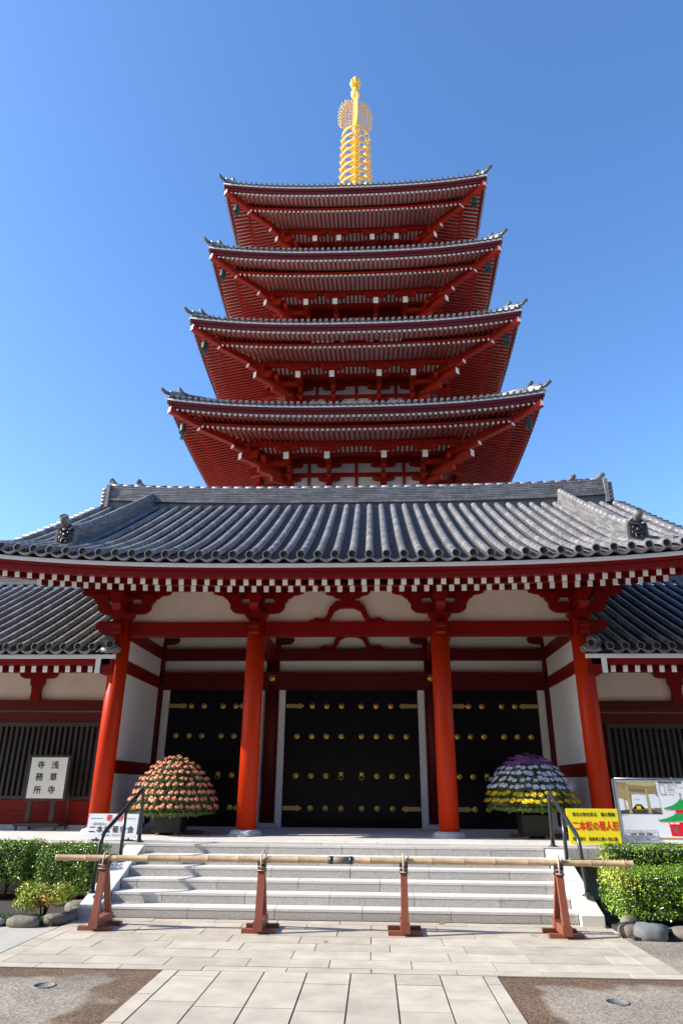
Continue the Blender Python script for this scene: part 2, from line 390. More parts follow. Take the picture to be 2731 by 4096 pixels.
def end_cap_mesh(r, emblem=True):
    b = MB()
    b.lathe([(r, .05), (r * 1.05, .0), (r * 1.02, -.02), (r * .86, -.022), (r * .84, -.010), (0.0001, -.010)][::-1], n=20, axis='y')
    # recolour: inner disc dark
    for i, f in enumerate(b.f):
        mr = max(math.hypot(b.v[k][0], b.v[k][2]) for k in f)
        b.m[i] = 1 if mr < r * .85 else 0
    if emblem:
        for k in range(3):
            a0 = 2 * math.pi * k / 3 + .5; pts = []
            for j in range(7):
                t = j / 6; a = a0 + 1.9 * t; q = r * (.20 + .45 * t); w = r * .13 * (1 - t) + r * .03
                pts.append((q, a, w))
            o = [((q + w) * math.cos(a), (q + w) * math.sin(a)) for q, a, w in pts]; i_ = [((q - w) * math.cos(a), (q - w) * math.sin(a)) for q, a, w in pts]
            for j in range(6):
                b.add([(o[j][0], -.016, o[j][1]), (o[j + 1][0], -.016, o[j + 1][1]), (i_[j + 1][0], -.016, i_[j + 1][1]), (i_[j][0], -.016, i_[j][1])], [(0, 1, 2, 3), (3, 2, 1, 0)], 0)
        for k in range(14):
            a = 2 * math.pi * k / 14; x, z = r * .74 * math.cos(a), r * .74 * math.sin(a); q = r * .045
            b.box(x - q, x + q, -.016, -.009, z - q, z + q, 0)
    me = bpy.data.meshes.new('end_tile'); me.from_pydata(b.v, [], b.f); me.materials.append(TILEG); me.materials.append(TILED)
    me.polygons.foreach_set('material_index', b.m); me.update(); return me
def pan_lips(name, parent, us, s, r, h0, rise, loc=(0, 0, 0), rotz=0, mt=None):
    """crescent front lips of the pan tiles between the round ends"""
    b = MB(); N = 8
    for u in us:
        vs = []
        for dy in (-.012, .03):
            for j in range(N + 1):
                e = -1 + 2 * j / N; x = u + s / 2 + e * s * .47; zt = h0 + rise(x) - .02 - .075 * (1 - e * e)
                vs.append((x, dy, zt)); vs.append((x, dy, zt - .052 * (1 - .35 * abs(e) ** 3)))
        fs = []; M = 2 * (N + 1)
        for j in range(N):
            a = 2 * j; fs += [(a, a + 1, a + 3, a + 2), (M + a, M + a + 2, M + a + 3, M + a + 1), (a, a + 2, M + a + 2, M + a), (a + 1, M + a + 1, M + a + 3, a + 3)]
        b.add(vs, fs, 0, random.random())
    o = b.build(name, [mt or TILEG], parent, loc); o.rotation_euler = (0, 0, rotz); return o
def ridge_stack(b, path, width, layers, lh, top_r, rg, seglen=.33, taper=.012, m=0):
    """layered ridge of flat tiles following path (list of Vector), crowned by a barrel row"""
    path = [Vector(p) for p in path]
    L = [0]
    for i in range(len(path) - 1): L.append(L[-1] + (path[i + 1] - path[i]).length)
    def at(d):
        d = min(max(d, 0), L[-1])
        for i in range(len(path) - 1):
            if d <= L[i + 1] + 1e-9:
                f = (d - L[i]) / max(L[i + 1] - L[i], 1e-9); return path[i].lerp(path[i + 1], f)
    n = max(1, int(round(L[-1] / seglen)))
    for k in range(layers):
        w = width * (1 - taper * k * 2) + (.03 if k == 0 else 0)
        o = .5 * (k % 2)
        for i in range(-1, n + 1):
            d0 = (i + o) * L[-1] / n + .002; d1 = (i + 1 + o) * L[-1] / n - .002
            d0 = max(d0, 0); d1 = min(d1, L[-1])
            if d1 - d0 < .02: continue
            a = at(d0) + Vector((0, 0, (k + .5) * lh)); c = at(d1) + Vector((0, 0, (k + .5) * lh))
            b.bar(a, c, w + rg.uniform(-.004, .004), lh * .74, m, rg.random())
        if k: b.bar(at(0) + Vector((0, 0, k * lh)), at(L[-1]) + Vector((0, 0, k * lh)), w - .05, .012, m, .1) if len(path) == 2 else None
    for i in range(n):
        d0 = i * L[-1] / n; d1 = (i + 1) * L[-1] / n
        b.tube([at(d0) + Vector((0, 0, layers * lh + .01)), at(d1) + Vector((0, 0, layers * lh + .01))], top_r, 12, m, rg.random(), rr=[top_r * 1.012, top_r * .99])

# ================================================================== GATE HALL
hall = thing('gate_hall', 'red-columned temple gate hall with black doors under a grey tiled gable roof', 'temple hall', (HX, YC, HP))
def hl(y): return y - YC
def hz(z): return z - HP
YT = 12.2; TE = 18.0 - YT; CH = 7.40; GB = 7.20
def rise(u): return min(.00075 * abs(u) ** 3, .55)
def hh(t): return .48 * t + .17 * (t - 2 * (1 - math.exp(-t / 2)))
def tm(u):
    return TE
SP = .3274; us = [.156 + SP * k for k in range(-25, 25)]; us = [u for u in us if abs(u) < CH - .1]
ZC = 5.75
def front_loc(p=YT, z=ZC): return (0, hl(p), hz(z))
roof = tile_slope('roof', hall, us, SP, tm, hh, rise, front_loc())
back = link('roof_slope', roof.data, roof, (0, 2 * TE, 0), (0, 0, R_(180)))
cap = end_cap_mesh(.083)
for u in us:
    link('end_tile', cap, roof, (u, -.012, rise(u)))
pan_lips('eave_tile', roof, [u for u in us[:-1]], SP, .08, 0, rise)
# closing under-surface so no light leaks through
b = MB()
for k in range(40):
    u0 = -CH + 2 * CH * k / 40; u1 = -CH + 2 * CH * (k + 1) / 40; um = (u0 + u1) / 2; T = tm(um)
    n = 6
    for i in range(n):
        t0 = T * i / n; t1 = T * (i + 1) / n
        b.add([(u0, t0 + .03, hh(t0) + rise(u0) * max(0, 1 - t0 / 1.6) - .115), (u1, t0 + .03, hh(t0) + rise(u1) * max(0, 1 - t0 / 1.6) - .115), (u1, t1 + .03, hh(t1) + rise(u1) * max(0, 1 - t1 / 1.6) - .115), (u0, t1 + .03, hh(t1) + rise(u0) * max(0, 1 - t1 / 1.6) - .115)], [(0, 1, 2, 3)])
o = b.build('roof_board', [REDD, PLAS], roof)
bk = link('roof_board', o.data, roof, (0, 2 * TE, 0), (0, 0, R_(180)))
# ridges
b = MB(); rg = random.Random(2)
def rz(u): return .17 * (abs(u) / 7.25) ** 3
P = [Vector((u, TE, hh(TE) + .01 + rz(u))) for u in np.linspace(-7.15, 7.15, 30)]
ridge_stack(b, P, .36, 9, .056, .088, rg, .33)
b.box(-7.2, 7.2, TE - .12, TE + .12, hh(TE) - .2, hh(TE) + .42, 0, .2)
b.build('ridge', [TILE], roof)
def tori(name, parent, loc, dirv, r=.085, ln=.42, lift=.18, emb=True):
    """upturned round tile ending in a disc"""
    d = Vector(dirv).normalized(); p0 = Vector(loc); b = MB(); pts = []
    for i in range(6):
        t = i / 5; pts.append(d * (ln * t) + Vector((0, 0, lift * t * t)))
    b.tube(pts, r, 12, 0, .4, rr=[r * .8, r * .85, r * .9, r * .95, r, r * 1.05]); o = b.build(name, [TILE], parent, p0)
    ang = math.atan2(d.x, -d.y)
    tl = math.atan2(2 * lift, ln) * .8
    link('end_tile', cap, o, tuple(pts[-1] + d * .01), (-tl, 0, ang)); return o
for s_ in (-1, 1):
    # kudari (descending) ridges
    b = MB(); u = s_ * 5.9; P = []
    for t in np.linspace(TE - .1, .95, 22): P.append(Vector((u, t, hh(t) + rise(u) * max(0, 1 - t / 1.6) + .04)))
    ridge_stack(b, P, .21, 7, .048, .082, rg, .29)
    kd = b.build('descending_ridge', [TILE], roof)
    zt = P[-1].z; yt = .95
    tori('ridge_end_tile', kd, (u, yt + .04, zt + .36), (s_ * .12, -1, 0), .095, .30, .17)
    # demon-face end tile
    b = MB(); w = .21
    arch = [(-w, -.06), (w, -.06), (w, .24)] + [(w * math.cos(a), .24 + .17 * math.sin(a)) for a in np.linspace(.3, math.pi - .3, 7)] + [(-w, .24)]
    b.prism(arch, -.05, .06, 'xz', 0, .25)
    inner = [(x * .78, .02 + (z + .06) * .86) for x, z in arch]
    b.prism(inner, -.065, -.045, 'xz', 1)
    for fx, fz, rx, rz_, dp in ((0, .27, .08, .045, .06), (-.075, .21, .038, .035, .05), (.075, .21, .038, .035, .05), (0, .16, .045, .05, .08), (0, .07, .085, .028, .06), (-.1, .10, .028, .04, .04), (.1, .10, .028, .04, .04), (-.05, .02, .02, .05, .05), (.05, .02, .02, .05, .05)):
        vs = []; nn = 8
        for i in range(1, 4):
            a = math.pi / 2 * i / 4
            for j in range(nn): vs.append((fx + rx * math.cos(a - math.pi / 8) * math.cos(2 * math.pi * j / nn), -.055 - dp * math.sin(a - math.pi / 8), fz + rz_ * math.cos(a - math.pi / 8) * math.sin(2 * math.pi * j / nn)))
        fs = []
        for i in range(2):
            for j in range(nn): fs.append((i * nn + j, i * nn + (j + 1) % nn, (i + 1) * nn + (j + 1) % nn, (i + 1) * nn + j))
        fs.append(tuple(2 * nn + j for j in range(nn))); b.add(vs, fs, 1, .5, True)
    for q in (-1, 1): b.tube([(q * .09, -.08, .28), (q * .16, -.12, .30), (q * .25, -.15, .33)], .02, 6, 0, rr=[.03, .022, .004])
    b.build('demon_face_tile', [TILE, TILED], kd, (u, yt - .08, zt))
    # gable verge: short cross tiles and a rim row
    b = MB(); zr = lambda t: hh(t) + rise(CH) * max(0, 1 - t / 1.6)
    for sy in (0, 1):
        for i in range(20):
            t = .12 + i * .295
            if t > TE - .05: break
            zz = zr(t) - .02; y = t if sy == 0 else 2 * TE - t
            b.tube([(s_ * (CH - .05), y, zz + .02), (s_ * (CH + .30), y, zz - .03)], .075, 10, 0, rg.random())
        P = [(s_ * (CH - .02), t if sy == 0 else 2 * TE - t, zr(t) + .0) for t in np.linspace(.0, TE, 20)]
        for i in range(19): b.tube([P[i], P[i + 1]], .085, 10, 0, rg.random())
        for i in range(19):
            a, c = P[i], P[i + 1]; q = .28
            b.bar((s_ * (CH + .12), a[1], a[2] - .33), (s_ * (CH + .12), c[1], c[2] - .33), .06, .34, 1)
    pts = [(TE - 3.9, hz(4.85) - hz(ZC)), (TE - 3.9, hh(TE - 3.9) - .13)] + [(t, hh(t) - .13) for t in np.linspace(2.4, TE, 6)]
    pts = pts + [(2 * TE - a, z) for a, z in reversed(pts[:-1])]
    x_ = s_ * 5.0; b.prism(pts, x_ - .04, x_ + .04, 'yz', 2)
    for zz in (.6, 1.5, 2.4): b.box(min(s_ * 4.9, s_ * (CH + .05)), max(s_ * 4.9, s_ * (CH + .05)), TE - (3.1 - zz) * 1.6 - .12, TE - (3.1 - zz) * 1.6 + .12, zz - .28, zz - .02, 1)
    b.build('gable_verge', [TILE, RED, PLAS], roof)
    # main ridge end stack
    b = MB(); b.box(s_ * GB - .05, s_ * GB + .05, TE - .22, TE + .22, hh(TE) - .06, hh(TE) + .66, 0, .7)
    for k in range(5): b.tube([(s_ * GB, TE - .16, hh(TE) + .05 + k * .115), (s_ * (GB + .17), TE - .16, hh(TE) + .05 + k * .115)], .055, 10, 0, rg.random())
    re = b.build('ridge_end', [TILE], roof)
    tori('ridge_end_tile', re, (s_ * (GB - .33), TE, hh(TE) + .66), (s_, 0, 0), .075, .34, .22)
    tori('ridge_end_tile', re, (s_ * (GB - 1.15), TE - .03, hh(TE) + .60), (s_, -.05, 0), .06, .32, .22)

# eave timber: white edge strip, fascias
def eave_strip(name, parent, half, y, z, th, hgt, m, rs, n=40, lean=0.0, loc=(0, 0, 0), rotz=0):
    b = MB(); vs = []
    for k in range(n + 1):
        x = -half + 2 * half * k / n; dz = rs(x)
        vs += [(x, y, z + dz), (x, y + th, z + dz), (x, y + lean, z - hgt + dz), (x, y + th, z - hgt + dz)]
    fs = []
    for k in range(n):
        a = 4 * k; c = a + 4; fs += [(a, a + 2, c + 2, c), (a, c, c + 1, a + 1), (a + 2, a + 3, c + 3, c + 2), (a + 1, c + 1, c + 3, a + 3)]
    fs += [(0, 1, 3, 2), (4 * n, 4 * n + 2, 4 * n + 3, 4 * n + 1)]
    b.add(vs, fs); o = b.build(name, [m], parent, loc); o.rotation_euler = (0, 0, rotz); return o
eave = MB(); eave.box(-4.9, 4.9, hl(13.9), hl(22.2), hz(5.60), hz(5.64)); eave = eave.build('eave', [REDD], hall)
eave_strip('eave_edge_board', eave, CH - .03, hl(12.24), hz(5.592), .10, .075, WHITE, rise)
eave_strip('fascia_board', eave, CH - .08, hl(12.275), hz(5.517), .10, .06, RED, rise)
eave_strip('fascia_board', eave, CH - .12, hl(12.31), hz(5.457), .14, .13, RED, rise)
eave_strip('dark_gap', eave, CH - .05, hl(12.28), hz(5.68), .05, .088, BLACK, rise).name = 'eave_gap_shade'  # black strip standing in for the shaded gap under the tiles
RSP = .2525; rx0 = -.411 - HX
rafs = [rx0 + RSP * k for k in range(-31, 32)]
for u in rafs:
    if abs(u) < CH - .1:
        dz = rise(u); b = MB()
        b.bar((0, 0, 0), (0, 1.25, .35), .097, .11, 0, .5, 1); b.build('flying_rafter', [RED, WHITE], eave, (u, hl(12.45), hz(5.272) + dz))
for u in rafs:
    if abs(u) < 6.6:
        dz = rise(u) * .9; b = MB()
        b.bar((0, 0, 0), (0, 1.0, .30), .10, .13, 0, .5, 1); b.build('rafter', [RED, WHITE], eave, (u, hl(13.35), hz(5.397) + dz))
b = MB()   # kioi beam over the base rafter ends, boards above both rows
n = 40
for (y0, z0, y1, z1, H_) in ((12.40, 5.335, 13.55, 5.655, 7.45), (13.30, 5.475, 14.5, 5.84, 6.75)):
    for k in range(n):
        a = -H_ + 2 * H_ * k / n; c = a + 2 * H_ / n
        b.add([(a, hl(y0), hz(z0) + rise(a)), (c, hl(y0), hz(z0) + rise(c)), (c, hl(y1), hz(z1) + rise(c) * .85), (a, hl(y1), hz(z1) + rise(a) * .85)], [(0, 3, 2, 1)])
b.build('soffit_board', [RED], eave)
eave_strip('rafter_tie_beam', eave, 7.3, hl(13.31), hz(5.50), .12, .045, RED, lambda x: rise(x) * .9)
# columns and plinths
colx = [-4.795, -1.92, 1.92, 4.795]
for i, cx in enumerate(colx):
    b = MB(); b.lathe([(.19, hz(.86)), (.19, hz(4.86))], cx, 0, 32); o = b.build('column', [REDC], hall)
    b = MB(); b.lathe([(.34, hz(.774)), (.345, hz(.79)), (.30, hz(.795)), (.295, hz(.83)), (.27, hz(.862)), (.215, hz(.872)), (.21, hz(.88)), (.05, hz(.88))], cx, 0, 32)
    b.build('plinth', [STONEP], o)
    # back row
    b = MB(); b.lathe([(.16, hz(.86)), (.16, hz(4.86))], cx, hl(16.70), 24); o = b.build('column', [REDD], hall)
    b = MB(); b.lathe([(.29, hz(.774)), (.28, hz(.82)), (.24, hz(.862)), (.18, hz(.88)), (.05, hz(.88))], cx, hl(16.70), 24); b.build('plinth', [STONEP], o)
# front beams
for a, c in ((-4.6, -2.1), (-1.73, 1.73), (2.1, 4.6)):
    b = MB(); b.box(a - .02, c + .02, hl(13.93), hl(14.13), hz(4.562), hz(4.85)); b.build('tie_beam', [RED], hall)
    b = MB(); b.box(a - .2, c + .2, hl(14.05), hl(14.11), hz(4.85), hz(5.60)); b.build('frieze_panel', [PLAS], hall)
b = MB(); b.box(-5.75, 5.75, hl(13.97), hl(14.12), hz(5.537), hz(5.62)); b.build('wall_plate', [RED], hall)

def mirror(pts): return [(-x, z) for x, z in reversed(pts)]
def masu(b, cx, zt, w=.155, y0=-.13, y1=.08, h=.217):
    p = [(cx - w, zt), (cx - w, zt - .14 * h / .217), (cx - w + .02, zt - .165 * h / .217), (cx - w + .05, zt - .2 * h / .217), (cx - w + .052, zt - h)]
    q = [(2 * cx - x, z) for x, z in reversed(p)]
    b.prism(p + q, y0, y1)
def bracket(cx, out=0):
    b = MB()
    # shaped plank under the plate
    h1 = [(.15, 5.372), (.66, 5.368), (.707, 5.372), (.73, 5.40), (.779, 5.437), (.86, 5.445), (.93, 5.468), (.962, 5.473), (.975, 5.51), (.993, 5.54)]
    pts = mirror(h1) + h1
    pts = [(x, hz(z)) for x, z in pts]
    b.prism([(-.993, hz(5.537))] + [(x, z) for x, z in pts if True] , -.06, .06)
    arm = [(.0, 5.037), (.3, 5.037), (.41, 5.042), (.468, 5.054), (.53, 5.09), (.58, 5.149), (.578, 5.253)]
    b.prism([(x, hz(z)) for x, z in mirror(arm) + arm[1:]], -.08, .08)
    for q in (-.5, .5): masu(b, q, hz(5.472), y0=-.11)
    masu(b, 0, hz(5.472), y0=-.11)
    d = [(.13, 4.85), (.167, 4.886), (.20, 4.93), (.237, 4.967), (.24, 5.04)]
    b.prism([(x, hz(z)) for x, z in mirror(d) + d], -.2, .2)
    # forward arm with block, and carved nose
    b.prism([(.1, hz(5.253)), (-.56, hz(5.253)), (-.57, hz(5.16)), (-.52, hz(5.08)), (-.44, hz(5.04)), (.1, hz(5.037))], -.09, .09, 'yz')
    masu(b, 0, hz(5.40), .14, -.62, -.36, .16)
    b.box(-.08, .08, -.6, -.05, hz(5.40), hz(5.46))
    b.prism([(-.12, hz(4.545)), (-.33, hz(4.55)), (-.37, hz(4.60)), (-.36, hz(4.66)), (-.40, hz(4.70)), (-.385, hz(4.78)), (-.32, hz(4.85)), (-.2, hz(4.89)), (-.1, hz(4.89))], -.1, .1, 'yz')
    for k in range(4):
        z = hz(4.575 + .065 * k); y = -.352 - .018 * (k % 3); b.prism([(-.105, z), (0, z + .015), (.105, z), (.105, z + .022), (0, z + .04), (-.105, z + .022)], y - .02, y + .06)
    if out:
        c = [(.18, 4.596), (.394, 4.61), (.44, 4.63), (.469, 4.651), (.5, 4.70), (.55, 4.72), (.575, 4.76), (.574, 4.803), (.55, 4.85), (.502, 4.885), (.4, 4.89), (.34, 4.87), (.295, 4.891), (.18, 4.89)]
        b.prism([(x * out, hz(z)) for x, z in c][::out], -.07, .07)
    b.build('bracket', [RED], hall, (cx, 0, 0))
for cx, out in zip(colx, (-1, 0, 0, 1)): bracket(cx, out)
# frog-leg struts
KM = [(0, 5.151), (.164, 5.138), (.218, 5.104), (.272, 5.084), (.338, 4.961), (.404, 4.851), (.827, 4.851), (.794, 4.881), (.707, 4.915), (.661, 4.955), (.62, 4.928), (.539, 4.907), (.459, 4.948), (.42, 5.043), (.368, 5.181), (.301, 5.235), (.247, 5.302), (.166, 5.304)]
def frog(y, parent, zo=0.0, sc=1.0):
    b = MB()
    for s_ in (1, -1):
        p = [(s_ * x * sc, hz(5.304 + (z - 5.304) * sc + zo)) for x, z in KM] + [(0, hz(5.304 + zo))]
        b.prism(p if s_ == 1 else p[::-1], y, y + .09)
    masu(b, 0, hz(5.472 + zo), .165, y - .02, y + .12, .19)
    pl = [(.0, 5.372), (.25, 5.372), (.32, 5.42), (.45, 5.45), (.5, 5.54), (0, 5.54)]
    for s_ in (1, -1):
        p = [(s_ * x, hz(z + zo)) for x, z in pl]; b.prism(p if s_ == 1 else p[::-1], y, y + .09)
    b.build('frog_leg_strut', [RED], parent)
frog(hl(13.96), hall)

# back wall of the porch
YB = 16.65
b = MB(); b.box(-5.3, 5.3, hl(16.72), hl(16.85), hz(HP), hz(5.6)); b.build('wall', [PLASW], hall)
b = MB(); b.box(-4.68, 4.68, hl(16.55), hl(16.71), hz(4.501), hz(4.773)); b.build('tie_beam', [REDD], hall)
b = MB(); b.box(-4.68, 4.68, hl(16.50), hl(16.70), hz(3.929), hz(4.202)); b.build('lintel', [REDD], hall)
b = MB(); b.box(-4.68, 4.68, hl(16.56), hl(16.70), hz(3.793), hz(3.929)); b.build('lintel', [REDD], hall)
b = MB(); b.box(-4.9, 4.9, hl(16.52), hl(16.8), hz(.774), hz(.79)); b.build('sill', [STONEP], hall)
frog(hl(16.60), hall, -.07)
for cx in colx:
    b = MB(); arm = [(.0, 4.90), (.25, 4.90), (.36, 4.905), (.46, 4.94), (.5, 5.0), (.5, 5.05)]
    b.prism([(x, hz(z)) for x, z in mirror(arm) + arm[1:]], hl(16.58), hl(16.70)); d = [(.10, 4.77), (.13, 4.80), (.18, 4.85), (.185, 4.905)]
    b.prism([(x, hz(z)) for x, z in mirror(d) + d], hl(16.52), hl(16.70)); b.box(-.09, .09, hl(16.6), hl(16.71), hz(4.2), hz(4.78)); b.build('bracket', [REDD], hall, (cx, 0, 0))
# door bays
def door_bay(x0, x1, leaf_split, plates, studs, rings, name='door'):
    for i, (a, c) in enumerate(((x0, leaf_split), (leaf_split, x1))):
        b = MB(); b.box(a + .004, c - .004, hl(16.64), hl(16.70), hz(.79), hz(3.79))
        e = c if i == 0 else a; s_ = -1 if i == 0 else 1
        b.box(min(e, e + s_ * .055), max(e, e + s_ * .055), hl(16.625), hl(16.645), hz(.80), hz(3.78))
        leaf = b.build('door', [DOOR], hall)
        for z, xs in studs.items():
            for x in xs:
                if a < x < c:
                    st = link('stud', stud_me, leaf, (x, hl(16.64), hz(z)))
        for z in plates:
            o_ = a + .015 if i == 0 else c - .015; d_ = 1 if i == 0 else -1; b = MB()
            p = [(0, .045), (.28, .045), (.34, .06), (.40, .035), (.43, 0), (.40, -.035), (.34, -.06), (.28, -.045), (0, -.045)]
            p = [(d_ * x, zz_) for x, zz_ in p]; b.prism(p if d_ == -1 else p[::-1], -.008, .006, mf=None)
            for k in range(5):
                for q in (-.032, .032): b.box(d_ * (.03 + .06 * k) - .006, d_ * (.03 + .06 * k) + .006, -.012, -.006, q - .006, q + .006)
            b.build('hinge_plate', [BRASS], leaf, (o_, hl(16.635), hz(z)))
        for x in rings:
            if a < x < c:
                b = MB(); b.lathe([(.0001, -.05), (.03, -.045), (.05, -.02), (.055, .0)], n=14, axis='y'); b.box(-.03, .03, -.055, -.02, .02, .05)
                for q in (-1, 1): b.box(q * .035 - .012, q * .035 + .012, -.04, -.01, .035, .062)
                b.tube([(.055 * math.cos(t), -.05 + .012 * math.sin(t), -.045 + .055 * math.sin(t)) for t in np.linspace(0, 2 * math.pi, 19)], .007, 6, cap=False)
                b.build('ring_handle', [GOLD], leaf, (x, hl(16.64), hz(1.89)))
b = MB(); b.lathe([(.0001, -.052), (.018, -.048), (.03, -.03), (.036, -.012), (.048, -.016), (.062, -.008), (.062, .004)], n=18, axis='y')
me_o = b.build('stud', [GOLD]); stud_me = me_o.data; bpy.data.objects.remove(me_o)
D4 = (1.184, 1.868, 2.738, 3.424)
s1 = [-.934, -.586, -.236, .236, .586, .934]; s2 = [-1.283] + s1 + [1.283]
s3 = [-1.283, -.934, -.586, .586, .934, 1.283]
door_bay(-1.577, 1.577, 0, (1.184, 3.424), {1.184: s1, 3.424: s1, 2.738: s2, 1.868: s3}, (-.236, .236))
RB1 = [2.774, 3.084, 3.547, 3.856]; RB2 = [2.472, 2.778, 3.087, 3.55, 3.854, 4.169]; RB3 = [2.472, 2.778, 3.55, 3.854, 4.169]; rb3 = [2.472, 2.778, 3.854, 4.169]
door_bay(2.26, 4.40, 3.317, (1.184, 3.424), {1.184: RB1, 3.424: RB1, 2.738: RB2, 1.868: rb3}, (3.087, 3.55))
ng = lambda l: sorted(-x for x in l)
door_bay(-4.40, -2.26, -3.317, (1.184, 3.424), {1.184: ng(RB1), 3.424: ng(RB1), 2.738: ng(RB2), 1.868: ng(rb3)}, (-3.087, -3.55))
b = MB()
for x0, x1 in ((-1.73, -1.577), (1.577, 1.73), (2.11, 2.26), (-2.26, -2.11), (4.40, 4.57), (-4.57, -4.40)):
    b = MB(); b.box(x0 + .004, x1 - .004, hl(16.60), hl(16.70), hz(.79), hz(3.79)); b.build('door_jamb', [PLASW], hall)
for x in (-1.906, 1.895):
    b = MB(); b.lathe([(.0001, -.05), (.025, -.045), (.03, -.03), (.05, -.03), (.055, -.012), (.078, -.012), (.078, 0)], n=12, axis='y')
    for k in range(6):
        a = math.pi / 3 * k; b.lathe([(.0001, -.03), (.02, -.025), (.022, -.01)], .06 * math.cos(a), 0, 8, cz=.06 * math.sin(a), axis='y')
    b.build('rosette', [GOLD], hall, (x, hl(16.50), hz(4.06)))
# porch side walls with beams
for s_ in (-1, 1):
    xi = s_ * 4.67; xo = s_ * 4.87; x0, x1 = min(xi, xo), max(xi, xo)
    b = MB(); b.box(x0, x1, hl(14.15), hl(16.72), hz(HP), hz(5.6)); b.build('wall', [PLASW], hall)
    for z0, z1 in ((1.86, 2.11), (3.82, 4.08), (4.51, 4.79), (.774, .86)):
        b = MB(); p0, p1 = (xi - .03, xi + .02) if s_ == 1 else (xi - .02, xi + .03)
        b.box(p0, p1, hl(14.18), hl(16.55), hz(z0), hz(z1)); b.build('wall_beam', [RED], hall)
    b = MB(); p = s_ * 4.66; b.box(p - .06, p + .06, hl(16.50), hl(16.68), hz(.774), hz(4.5)); b.build('corner_post', [REDD], hall)
    b = MB()
    for k in range(7):
        y = hl(14.4) + .32 * k; b.lathe([(.0001, -.006), (.012, -.004), (.013, 0)], 0, 0, 8, axis='y'); vs = b.v[-24:]
        for q in range(len(b.v) - 24, len(b.v)):
            v = b.v[q]; b.v[q] = (xi - s_ * .002 + s_ * v[1], y + v[0], hz(4.40) + v[2])
    b.build('bolt_cover', [STEEL], hall)
    # cross beams between front and back inner columns
    cx = s_ * 1.92; b = MB(); b.box(cx - .09, cx + .09, hl(14.1), hl(16.6), hz(4.53), hz(4.80)); b.build('cross_beam', [RED], hall)
    b = MB(); b.box(cx - .05, cx + .05, hl(14.1), hl(16.6), hz(4.80), hz(5.6)); b.build('wall', [PLAS], hall)
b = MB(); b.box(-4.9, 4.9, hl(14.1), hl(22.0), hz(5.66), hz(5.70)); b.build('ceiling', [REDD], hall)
b = MB(); b.box(-4.9, 4.9, hl(16.86), hl(22.0), hz(HP), hz(5.6)); b.build('rear_hall_wall', [PLAS], hall)

